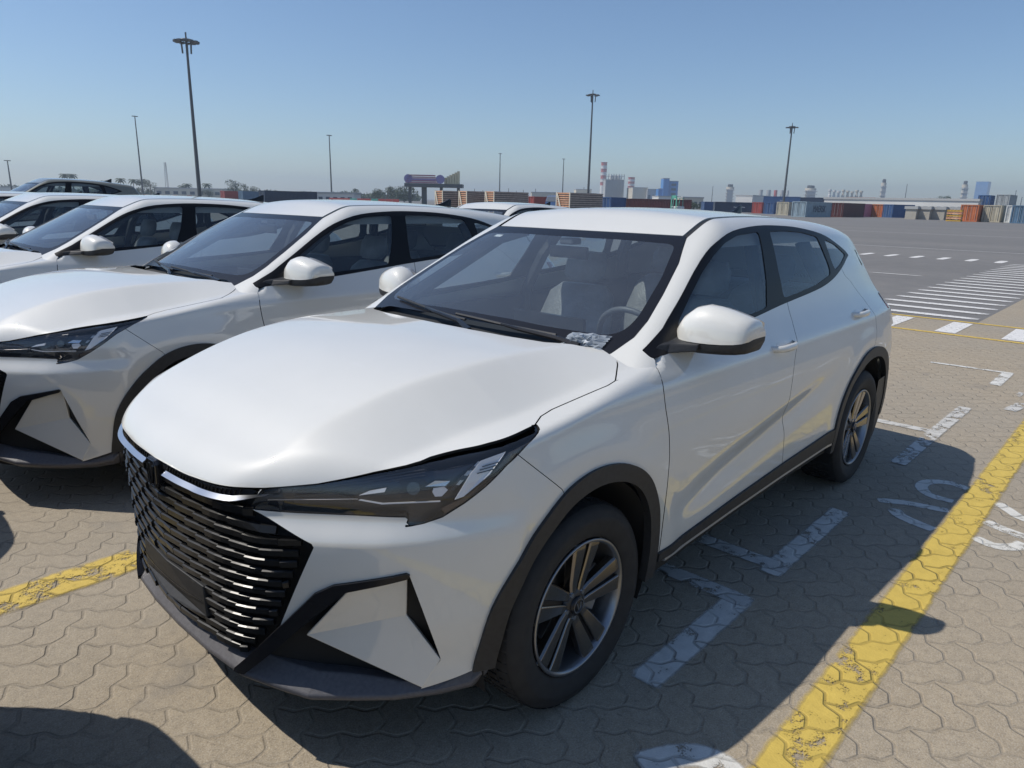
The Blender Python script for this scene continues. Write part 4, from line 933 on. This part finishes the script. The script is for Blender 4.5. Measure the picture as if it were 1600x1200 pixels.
# power station
PGREY=noisy('cladding_grey',(.33,.34,.34),(.45,.45,.44),.05,.7); PWHITE=noisy('cladding_white',(.55,.54,.51),(.68,.67,.64),.08,.7); PBEI=noisy('cladding_beige',(.50,.45,.36),(.60,.55,.45),.08,.8)
RW_R=mat('chimney_red',(.45,.07,.05),.6); RW_W=mat('chimney_white',(.68,.66,.62),.6); BLUEB=noisy('cladding_blue',(.06,.20,.48),(.08,.26,.58),.1,.5); CONC=noisy('yard_concrete',(.34,.32,.27),(.45,.42,.36),.5,.85); SLATE=mat('slate_window',(.05,.07,.10),.3)
def wdt(n,d): return n*d/1134
def chimney(px,d,wpx,n,label,bands):
    x,y=at(px,d); r=empty('chimney',(x,y,0),0,label,'chimney','power station chimneys'); H0=hgt(n,d); R=wdt(wpx,d)/2
    for i in range(bands):
        a,b=H0*(1-(i+1)*.55/bands),H0*(1-i*.55/bands); MB().lathe([(R,a),(R,b-.4),(R*1.12,b-.4),(R*1.12,b)],(0,0,0),20,'z').build('band',RW_R if i%2==0 else RW_W,r,smooth=False)
    MB().lathe([(R,0),(R,H0*.45)],(0,0,0),20,'z').build('shaft',RW_W,r)
chimney(934.5,1150,9,63,'tall red and white banded chimney of the power station',7)
chimney(978,1150,10,41,'shorter red and white banded chimney right of the boiler frame',7)
def block(name,px0,px1,d,n,m,label,cat,depth=None,grp=None,extra=None,rot=None,wins=None):
    p0,p1=at(px0,d),at(px1,d)
    if px0>1100:
        q1=at(px1,1.0)-CAM_POS[:2]; t=(p0[0]-CAM_POS[0])/q1[0]; p1=CAM_POS[:2]+q1*t
    L=np.linalg.norm(p1-p0); a=math.atan2(*(p1-p0)[::-1]); dp=depth or L*.5; H0=hgt(n,d)
    r=empty(name,(p0[0],p0[1],0),a,label,cat,grp)
    MB().box((L/2,dp/2*-1 if False else dp/2,H0/2),(L,dp,H0)).build('wall',m,r)
    MB().box((L/2,dp/2,H0+.25),(L+.4,dp+.4,.5)).build('roof',PGREY if m is not PGREY else CONC,r)
    if wins:
        for k in range(wins[0]):
            for j in range(wins[1]):
                MB().box((L*(k+.5)/wins[0],-.04,H0*(j+.6)/(wins[1]+.3)),(L/wins[0]*.55,.1,H0/(wins[1]+.3)*.5)).build('window',SLATE,r)
    return r,L,H0,dp
def fdir(): pass
r,L,H0,dp=block('boiler_house',938,966,790,36,PGREY,'grey boiler house wrapped in steel framing beside the tall chimney','industrial building',20)
mb=MB()
for k in range(8):
    mb.box((L*k/7,-3,H0*.62),(.7,.7,H0*1.24))
    for j in range(1,7): 
        if k<7: mb.box((L*(k+.5)/7,-3,H0*.19*j),(L/7,.5,.5)); 
        if k<7 and (k+j)%2: mb.hexa([(L*k/7,-3.1,H0*.19*(j-1)),(L*k/7+.5,-3.1,H0*.19*(j-1)),(L*k/7+.5,-2.9,H0*.19*(j-1)),(L*k/7,-2.9,H0*.19*(j-1)),(L*(k+1)/7,-3.1,H0*.19*j),(L*(k+1)/7+.5,-3.1,H0*.19*j),(L*(k+1)/7+.5,-2.9,H0*.19*j),(L*(k+1)/7,-2.9,H0*.19*j)])
mb.build('steel_frame',PGREY,r)
for k in range(3): MB().tube([(L*(.35+.2*k),5,H0),(L*(.35+.2*k),5,H0*1.2)],2.0,10).build('duct',PWHITE,r)
block('power_hall',981,1004,760,25,PBEI,'pale beige hall right of the shorter chimney','industrial building',40)
block('power_hall',1004,1023,755,23,PGREY,'grey hall joined to the pale beige hall','industrial building',40,wins=(3,1))
block('office_block',1028,1037,740,40,BLUEB,'bright blue office tower slab','office building',14)
block('office_block',1037.5,1051,745,36,BLUEB,'darker blue office block with window bands beside the bright slab','office building',14,wins=(1,5))
block('office_block',1021,1029,742,24,BLUEB,'small low blue block left of the bright blue slab','office building',14)
block('warehouse',1022,1056,420,12,PWHITE,'low white shed below the blue office block','building',20)
block('warehouse',824,925,500,14,PBEI,'long beige warehouse behind the crowned central mast','building',30,wins=(9,1))
block('warehouse',893,917,520,20,PBEI,'square beige upper block on the long warehouse','building',20)
block('warehouse',786,817,300,9,PWHITE,'white shed with pale roof behind the third board stack','building',15)
block('warehouse',695,785,340,11,PGREY,'grey low hall behind the board stacks','building',20)
block('warehouse',1280,1520,185,14,PWHITE,'very long white shed behind the concrete blocks','building',3,wins=(24,1))
block('warehouse',1142,1168,430,16,PWHITE,'white round-roofed shed between the concrete tower and the stacks','building',20)
block('warehouse',236,340,420,8,PBEI,'low beige warehouse behind the dark SUV and palms','building',20,wins=(8,1))
block('warehouse',-40,34,380,3.5,PWHITE,'low pale warehouse at the left edge','building',20)
block('open_shed',466,546,210,5,PWHITE,'low white roofed shed right of the navy container','building',10,wins=(7,1))
block('warehouse',1060,1092,330,11,PBEI,'pale rubble-coloured low building left of the container yard','building',20,wins=(4,1))
for i,(a,b) in enumerate([(1409,1426),(1428,1447),(1449,1470),(1472,1492)]):
    block('concrete_block',a,b,128,-.2+1.5,CONC,['first large concrete block right of the navy container','second large concrete block before the white shed','third large concrete block before the white shed','fourth concrete block, beside the yellow pallets'][i],'concrete block',2,'row of concrete blocks')
block('office_tower',1511,1530,2300,46,BLUEB,'hazy pale blue tower far behind the containers','tower',40)
# concrete towers and stacks on the right
def tower(px,d,wpx,n,label,kind=0):
    x,y=at(px,d); H0=hgt(n,d); R=wdt(wpx,d)/2; r=empty('process_tower',(x,y,0),.5,label,'industrial tower')
    MB().lathe([(R*.62,0),(R*.62,H0*.78),(R*.75,H0*.8),(R*.75,H0*.9)],(-R*.3,0,0),16,'z').build('shaft',PBEI,r)
    MB().box((R*.55,0,H0*.4),(R*.8,R*1.1,H0*.8)).build('lift_shaft',PGREY,r); MB().lathe([(R*.5,H0*.85),(R*.5,H0),(R*.3,H0*1.02)],(-R*.2,0,0),12,'z').build('cap',DARKM,r)
    mb=MB()
    for j in range(5): mb.box((0,0,H0*(.2+.14*j)),(R*2.1,R*1.6,.5))
    mb.build('platform',PGREY,r)
tower(1132,900,16,33,'beige tower with grey lift shaft above the dark navy container'); tower(1257,900,22,34,'framed tower with platforms right of the crowned right mast'); tower(1369,900,10,46,'narrow tower right of the row of exhaust stacks'); tower(1495,900,11,46,'narrow tower above the yellow pallets')
sl=['leftmost of the short stacks by the beige tower','second short stack from the beige tower','third short stack, reddish','fourth short stack, beside the right mast','thin short stack just right of the mast']
for i,(px,w_) in enumerate([(1180,6),(1192,7),(1203,5),(1213,5),(1222,3)]):
    x,y=at(px,900); o=MB().lathe([(wdt(w_,900)/2,0),(wdt(w_,900)/2,hgt(26,900)),(wdt(w_,900)/2.6,hgt(26,900))],(0,0,0),14,'z').build('exhaust_stack',[PGREY,PGREY,RW_R,PGREY,PGREY][i]); o.location=(x,y,0); tag(o,sl[i],'stack','short stacks on the right skyline')
for i,px in enumerate(np.linspace(1287,1336,8)):
    x,y=at(px,850); R=wdt(4.6,850)/2; h=hgt(29-1.2*(i%3),850); o=MB().lathe([(R,0),(R,h*.72),(R*.7,h*.76),(R*.7,h*.9),(R*1.1,h*.92),(R*1.1,h)],(0,0,0),12,'z').build('exhaust_column',PWHITE if i<3 else PBEI); o.location=(x,y,0)
    tag(o,['first','second','third','fourth','fifth','sixth','seventh','eighth'][i]+' ribbed exhaust column from the left over the orange containers','exhaust column','row of ribbed exhaust columns')
# gate canopy
x,y=at(626,230); a=math.atan2(*(RH)[::-1]); gp=empty('gate_canopy',(x,y,0),a,'flat gate canopy on dark pillars with decorated parapet','canopy')
W_=wdt(90,230); Hb=hgt(19,230); MB().box((W_/2,3,Hb+.5),(W_,7,1.1)).build('roof_beam',DARKM,gp)
for f_ in (.07,.32,.62,.92): MB().box((W_*f_,3,Hb/2),(.9 if f_!=.32 else 1.6,.9,Hb)).build('pillar',DARKM,gp)
RED_=mat('parapet_red',(.40,.16,.22),.6); PUR=mat('parapet_violet',(.26,.22,.42),.6); YE=mat('parapet_cream',(.62,.55,.36),.6)
pr=MB()
for k in range(5): pr.box((W_*.30,1,Hb+1.3+k*.55),(W_*.56-k*.5,3,.30))
pr.build('parapet',RED_,gp)
for c_ in (.07,.62): MB().lathe([(.01,0),(1.35,0),(1.35,.6),(.01,.6)],(W_*c_,-.5,Hb+2.4),16).build('parapet_disc',PUR,gp)
MB().box((W_*.33,-.3,Hb+2.2),(W_*.44,.3,1.6)).build('parapet_panel',PWHITE,gp); MB().box((W_*.33,-.5,Hb+2.2),(W_*.42,.2,.4)).build('parapet_panel',PUR,gp)
mb=MB()
for k in range(6): mb.box((W_*(.70+.045*k),2,Hb+1.9+.2*k),(.7,2,2.2+.4*k))
mb.build('parapet_fins',YE,gp)
# barriers and small things on the horizon
bc=[('orange',205,292,150,-.5,24,'orange',.55),('red',548,615,190,1.5,1,'red',1),('green',512,548,195,1,4,'pink',1)]
ORB=mat('barrier_orange',(.68,.20,.06),.6); REB=mat('barrier_red',(.50,.09,.08),.6); GRB=mat('barrier_green',(.12,.42,.32),.6)
for i in range(12):
    px=206+7.6*i; x,y=at(px,140); mb=MB(); mb.loft([[(-.45,-.25,0),(.45,-.25,0),(.45,.25,0),(-.45,.25,0)],[(-.45,-.2,.25),(.45,-.2,.25),(.45,.2,.25),(-.45,.2,.25)],[(-.43,-.08,.55),(.43,-.08,.55),(.43,.08,.55),(-.43,.08,.55)],[(-.42,-.07,1.0+.15*(i%3)),(.42,-.07,1.0+.15*(i%3)),(.42,.07,1.0),(-.42,.07,1.0)]])
    o=mb.build('traffic_barrier',ORB if i%4!=3 else REB,bevel=.03); o.location=(x,y,0); o.rotation_euler=(0,0,a+.1*(i%3)); ORD=['first','second','third','fourth','fifth','sixth','seventh','eighth','ninth','tenth','eleventh','twelfth']; tag(o,('%s barrier from the left in the orange row, orange plastic' if i%4!=3 else '%s barrier from the left in the orange row, a red one')%ORD[i],'barrier','row of orange and red barriers')
for i in range(10):
    px=513+11*i; x,y=at(px,175); mb=MB(); mb.loft([[(-.8,-.3,0),(.8,-.3,0),(.8,.3,0),(-.8,.3,0)],[(-.8,-.2,.4),(.8,-.2,.4),(.8,.2,.4),(-.8,.2,.4)],[(-.8,-.1,1.4),(.8,-.1,1.4),(.8,.1,1.4),(-.8,.1,1.4)]])
    g_=i in (3,6); o=mb.build('traffic_barrier',GRB if g_ else REB,bevel=.03); o.location=(x,y,0); o.rotation_euler=(0,0,a); tag(o,('%s barrier from the left before the canopy, green plastic' if g_ else '%s barrier from the left before the canopy, red plastic')%ORD[i],'barrier','row of red and green barriers')
# trees
def leafmat(name,c):
    m=mat(name,c,.8); nt=m.node_tree; b=nt.nodes['Principled BSDF']; n=noise(nt,geo_pos(nt),.5,3); nt.links.new(ramp(nt,n,[(.3,tuple(v*.6 for v in c)),(.7,tuple(v*1.35 for v in c))]),b.inputs['Base Color']); return m
LEAF=leafmat('leaves',(.035,.058,.024)); BARK=mat('bark',(.12,.09,.07),.9)
def tree(px0,px1,d,n,label,grp='trees on the skyline',squash=1):
    x,y=at((px0+px1)/2,d); H0=hgt(n,d); R=max(wdt(px1-px0,d)/2,.8); r=empty('tree',(x,y,0),0,label,'tree',grp); rg=np.random.default_rng(int(px0))
    MB().tube([(0,0,0),(.1,0,H0*.3),(-.05,.1,H0*.6)],[.3,.22,.12],7).build('trunk',BARK,r)
    mb=MB(); N_=int(min(2600,900+R*110))
    cl=[(rg.uniform(-.7,.7)*R,rg.uniform(-.5,.5)*R,H0*rg.uniform(.25,.78),rg.uniform(.42,.62)) for _ in range(9)]
    for k in range(N_):
        c=cl[rg.integers(9)]; v=rg.normal(size=3); v/=np.linalg.norm(v); rr_=c[3]*min(R,H0*.75)*rg.uniform(.6,1.05); q=np.array([c[0],c[1],c[2]])+v*rr_*[1.1,1.1,.75]
        q[2]=min(max(q[2],H0*.06),H0); s=rg.uniform(.03,.06)*max(R,3); b_=rg.normal(size=(3,3))*s*.8
        mb.add([tuple(q+b_[0]),tuple(q+b_[1]),tuple(q+b_[2]),tuple(q-b_[0]*.8)],[(0,1,2),(0,2,3)])
    mb.build('crown',LEAF,r); return r
def palm(px,d,n,label,cr=3.4):
    x,y=at(px,d); H0=hgt(n,d); r=empty('palm_tree',(x,y,0),0,label,'palm tree','palms on the left skyline'); MB().tube([(0,0,0),(.15,0,H0*.5),(0,0,H0-1)],[.3,.24,.22],7).build('trunk',BARK,r)
    mb=MB()
    for k in range(18):
        a_=2*math.pi*k/18; e=(.9,.45,.05)[k%3]; pts=[]
        for t in np.linspace(0,1,6):
            R=cr*t; zz=H0-1+cr*(e*t-1.0*t*t); pts.append((R*math.cos(a_),R*math.sin(a_),zz,.05+.42*math.sin(math.pi*min(1,t*.9+.05))))
        V=[];s_=(-math.sin(a_),math.cos(a_))
        for X,Y,Z,w__ in pts: V+=[(X-s_[0]*w__,Y-s_[1]*w__,Z-w__*.6),(X,Y,Z),(X+s_[0]*w__,Y+s_[1]*w__,Z-w__*.6)]
        mb.add(V,[(3*i+j,3*i+j+1,3*i+j+4,3*i+j+3) for i in range(5) for j in range(2)])
    mb.build('crown',LEAF,r)
tree(30,48,330,12,'small tree at the far left skyline above the third car'); tree(153,166,380,22,'small tree left of the pair of palms by the dark SUV roof'); tree(164,178,400,19,'lower tree touching the small tree behind the dark SUV')
tree(208,224,330,26,'left tree of the pair behind the thin mast'); tree(220,240,330,27,'broad right tree of the pair behind the thin mast')
tree(347,370,360,26,'rounded tree above the red container on the left'); tree(368,384,380,22,'tree just right of the rounded tree above the containers'); tree(383,398,380,16,'smallest lighter tree above the navy container')
tree(538,555,330,19,'rounded tree right of the thin central-left mast'); tree(568,592,330,19,'left tree of the wood beside the canopy'); tree(586,612,340,22,'middle tree of the wood beside the canopy'); tree(605,645,330,20,'wide right tree of the wood behind the canopy')
tree(310,330,420,10,'low tree left of the red container'); tree(1440,1462,260,27,'left tree over the white shed'); tree(1456,1480,260,26,'right tree over the white shed'); tree(996,1013,300,8,'dark bush-like tree over the long brown container')
tree(1065,1090,260,6,'low scrubby tree left of the container yard',squash=.6)
for i,(px,n) in enumerate([(97.5,28),(109,28),(184,23),(204,22),(280,14),(287,17),(318,18)]): palm(px,430,n,['left palm of the close pair over the dark SUV','right palm of the close pair over the dark SUV','palm right of the small trees','palm just left of the thin mast','short palm left of the tallest mast','taller palm just left of the tallest mast','palm right of the tallest mast'][i])
wm=MB(); rg=np.random.default_rng(9)
for k in range(9000):
    px=rg.uniform(285,650) if rg.random()<.8 else rg.uniform(-60,285); d=rg.uniform(500,640); x_,y_=at(px,d); h_=hgt(2.5+3.5*(.5+.5*math.sin(px*.11)+.4*math.sin(px*.037))*1.0,d); q=np.array([x_,y_,rg.uniform(0,max(h_,1))]); b_=rg.normal(size=(3,3))*1.1
    wm.add([tuple(q+b_[0]),tuple(q+b_[1]),tuple(q+b_[2])],[(0,1,2)])
tag(wm.build('distant_wood',LEAF),kind='stuff')
# lattice mast
x,y=at(256,430); r=empty('lattice_mast',(x,y,0),0,'grey lattice radio mast between the two left lamp masts','radio mast'); Hm=hgt(48,430); mb=MB()
for sx,sy in ((1,0),(-.5,.87),(-.5,-.87)): mb.tube([(sx*1.1,sy*1.1,0),(sx*.5,sy*.5,Hm)],.14,5)
mb.build('leg_frame',PGREY,r); mb=MB()
for k in range(16):
    z0,z1=Hm*k/16,Hm*(k+1)/16; mb.tube([(1.1-.6*k/16,0,z0),(-.5,.6,z1)],.08,4); mb.tube([(-.5,.7,z0),(-.5,-.6,z1)],.08,4)
mb.build('bracing',PGREY,r)
# small truck and lifter near the board stacks
x,y=at(850,105); tr=empty('truck',(x,y,0),0,'small blue and white truck between board stacks','truck'); MB().loft([[(-.9,0,.9),(-.9,2.1,.9),(-.9,2.0,2.5),(-.9,.1,2.5)],[(.5,0,.9),(.5,2.1,.9),(.3,2.0,2.45),(.3,.1,2.45)],[(.75,0,.9),(.75,2.1,.9),(.7,2.0,1.7),(.7,.1,1.7)]]).build('cab',CM['blue'],tr,bevel=.06)
MB().hexa([(.72,.2,1.65),(.72,1.9,1.65),(.74,1.9,1.65),(.74,.2,1.65),(.40,.25,2.35),(.40,1.85,2.35),(.42,1.85,2.35),(.42,.25,2.35)]).build('windscreen',SLATE,tr); MB().box((-2.6,1.05,.85),(4.6,2.1,.2)).build('bed',DARKM,tr); MB().box((.70,1.05,.75),(.2,2.0,.35)).build('bumper',CM['white'],tr)
for xx in (0,-3.3):
    for yy in (.15,1.95): MB().lathe([(.02,-.13),(.42,-.13),(.42,.13),(.02,.13)],(xx,yy,.42),18).build('wheel',BLACKP,tr)
x,y=at(1046,120); lf=empty('forklift',(x,y,0),0,'green and white yard lifter right of the long brown container','forklift'); MB().box((0,.8,.9),(2.2,1.3,.9)).build('body',CM['white'],lf,bevel=.1)
mb=MB(); [mb.tube([(xx,yy,1.3),(xx*.8,yy,2.6)],.06,6) for xx in (-.7,.6) for yy in (.25,1.35)]; mb.box((0,.8,2.65),(1.5,1.3,.1)); mb.build('cab_guard',GRB,lf)
mb=MB(); [mb.box((1.3,yy,1.5),(.14,.14,2.9)) for yy in (.35,1.25)]; mb.box((1.3,.8,2.8),(.14,.9,.5)); mb.build('mast',GRB,lf)
for xx in (-.7,.7):
    for yy in (.1,1.5): MB().lathe([(.02,-.12),(.36,-.12),(.36,.12),(.02,.12)],(xx,yy,.36),16).build('wheel',BLACKP,lf)
YEL=mat('pallet_yellow',(.55,.34,.06),.7)
x,y=at(1474,112)
for k in range(5):
    mb=MB()
    for j in range(5): mb.box((.0,.2+.45*j,.30),(1.2,.22,.05)); 
    for j in range(3): mb.box((-.5+.5*j,1.1,.16),(.12,2.0,.22))
    o=mb.build('pallet',YEL if k%2==0 else WOODE); o.location=(x+.1*(k%2),y,k*.36); tag(o,['bottom yellow pallet of the pile by the orange-red container','second pallet up in the yellow pile','middle pallet of the yellow pile','fourth pallet up in the yellow pile','top pallet of the yellow pile'][k],'pallet','pile of yellow pallets')
# ------------------------------------------------------------------ the parked cars
CARG='white SUVs parked in the yard'
suv=build_suv()
def place(T,label,grp=CARG):
    c=copy_tree(suv); c.location=(T[0],T[1],0); c.rotation_euler=(0,0,T[2]); tag(c,label,'car',grp); return c
tag(suv,'nearest white SUV, filling the middle, crumpled film at its windscreen corner','car',CARG)
FL=MB(); rg=np.random.default_rng(3); n=14
P=[];F_=[]
for i in range(n):
    for j in range(n):
        u,v=i/(n-1),j/(n-1); y=.50+.15*u; zb=1.085+.040*v; e=min(u,1-u,v,1-v)*4; P.append((float(XW(zb+.01))-.26*y*y+.012+.03*min(1,e)*rg.uniform(.2,1),y+rg.uniform(-.004,.004),zb+.012+.022*min(1,e)*rg.uniform(.0,1)))
for i in range(n-1):
    for j in range(n-1): a_=i*n+j; F_.append((a_,a_+n,a_+n+1,a_+1))
FILMM=glassmat('cellophane',(.9,.92,.95),1.6,.12,1.0)
fo=mesh_obj('plastic_wrap',P,F_,FILMM,smooth=False); tag(fo,'crumpled clear plastic wrap at the foot of the nearest windscreen','plastic wrap')
place((.104,-2.591,.011),'second white SUV in the row, directly behind the nearest one')
place((.351,-5.423,0),'third white SUV in the row, headlamps out of frame')
place((.458,-8.0,0),'fourth white SUV in the row, at the left with its mirror in view')
place((.60,-10.65,0),'farthest white SUV at the left edge, only a slice of roof showing')
place((-5.1,-5.85,0),'white SUV in the row behind, only its roof seen past the second car')
place((2.33,-.05,math.pi),'white SUV facing the row outside the photo, its rounded shadow lies bottom left')
place((2.31,-2.50,math.pi),'second white SUV facing the row outside the photo, its shadow lies at the left edge')
OLIVE=mat('olive_paint',(.21,.205,.16),.3,.2,1.0)
def recolour(o,a,b,cache):
    for c in o.children_recursive:
        if c.type=='MESH' and a.name in [m.name for m in c.data.materials if m]:
            if c.data.name not in cache: cache[c.data.name]=c.data.copy(); cache[c.data.name].materials.clear(); cache[c.data.name].materials.append(b)
            c.data=cache[c.data.name]
bx,by=at(-45,17.2)
# haze box
HZ=MB().box((-700,-700,37),(4000,4000,76)); m=bpy.data.materials.new('haze'); m.use_nodes=True; nt=m.node_tree; nt.nodes.clear(); o_=nt.nodes.new('ShaderNodeOutputMaterial'); v_=nt.nodes.new('ShaderNodeVolumePrincipled')
v_.inputs['Color'].default_value=(.76,.88,1,1); v_.inputs['Density'].default_value=.00048; v_.inputs['Anisotropy'].default_value=.3; nt.links.new(v_.outputs[0],o_.inputs['Volume'])
tag(HZ.build('haze',m),kind='stuff')
big=place((bx+.0,by,0),'large olive-grey SUV behind the row, its dark side windows above the white roofs','cars of another kind')
big.scale=(1.10,1.04,1.21); recolour(big,PAINT,OLIVE,{})


o=mesh_obj('windscreen_label',[(-.994,-.470,1.4345),(-.986,-.418,1.4345),(-.968,-.426,1.4245),(-.976,-.477,1.4245)],[(0,1,2,3)],WHT,suv,smooth=False)
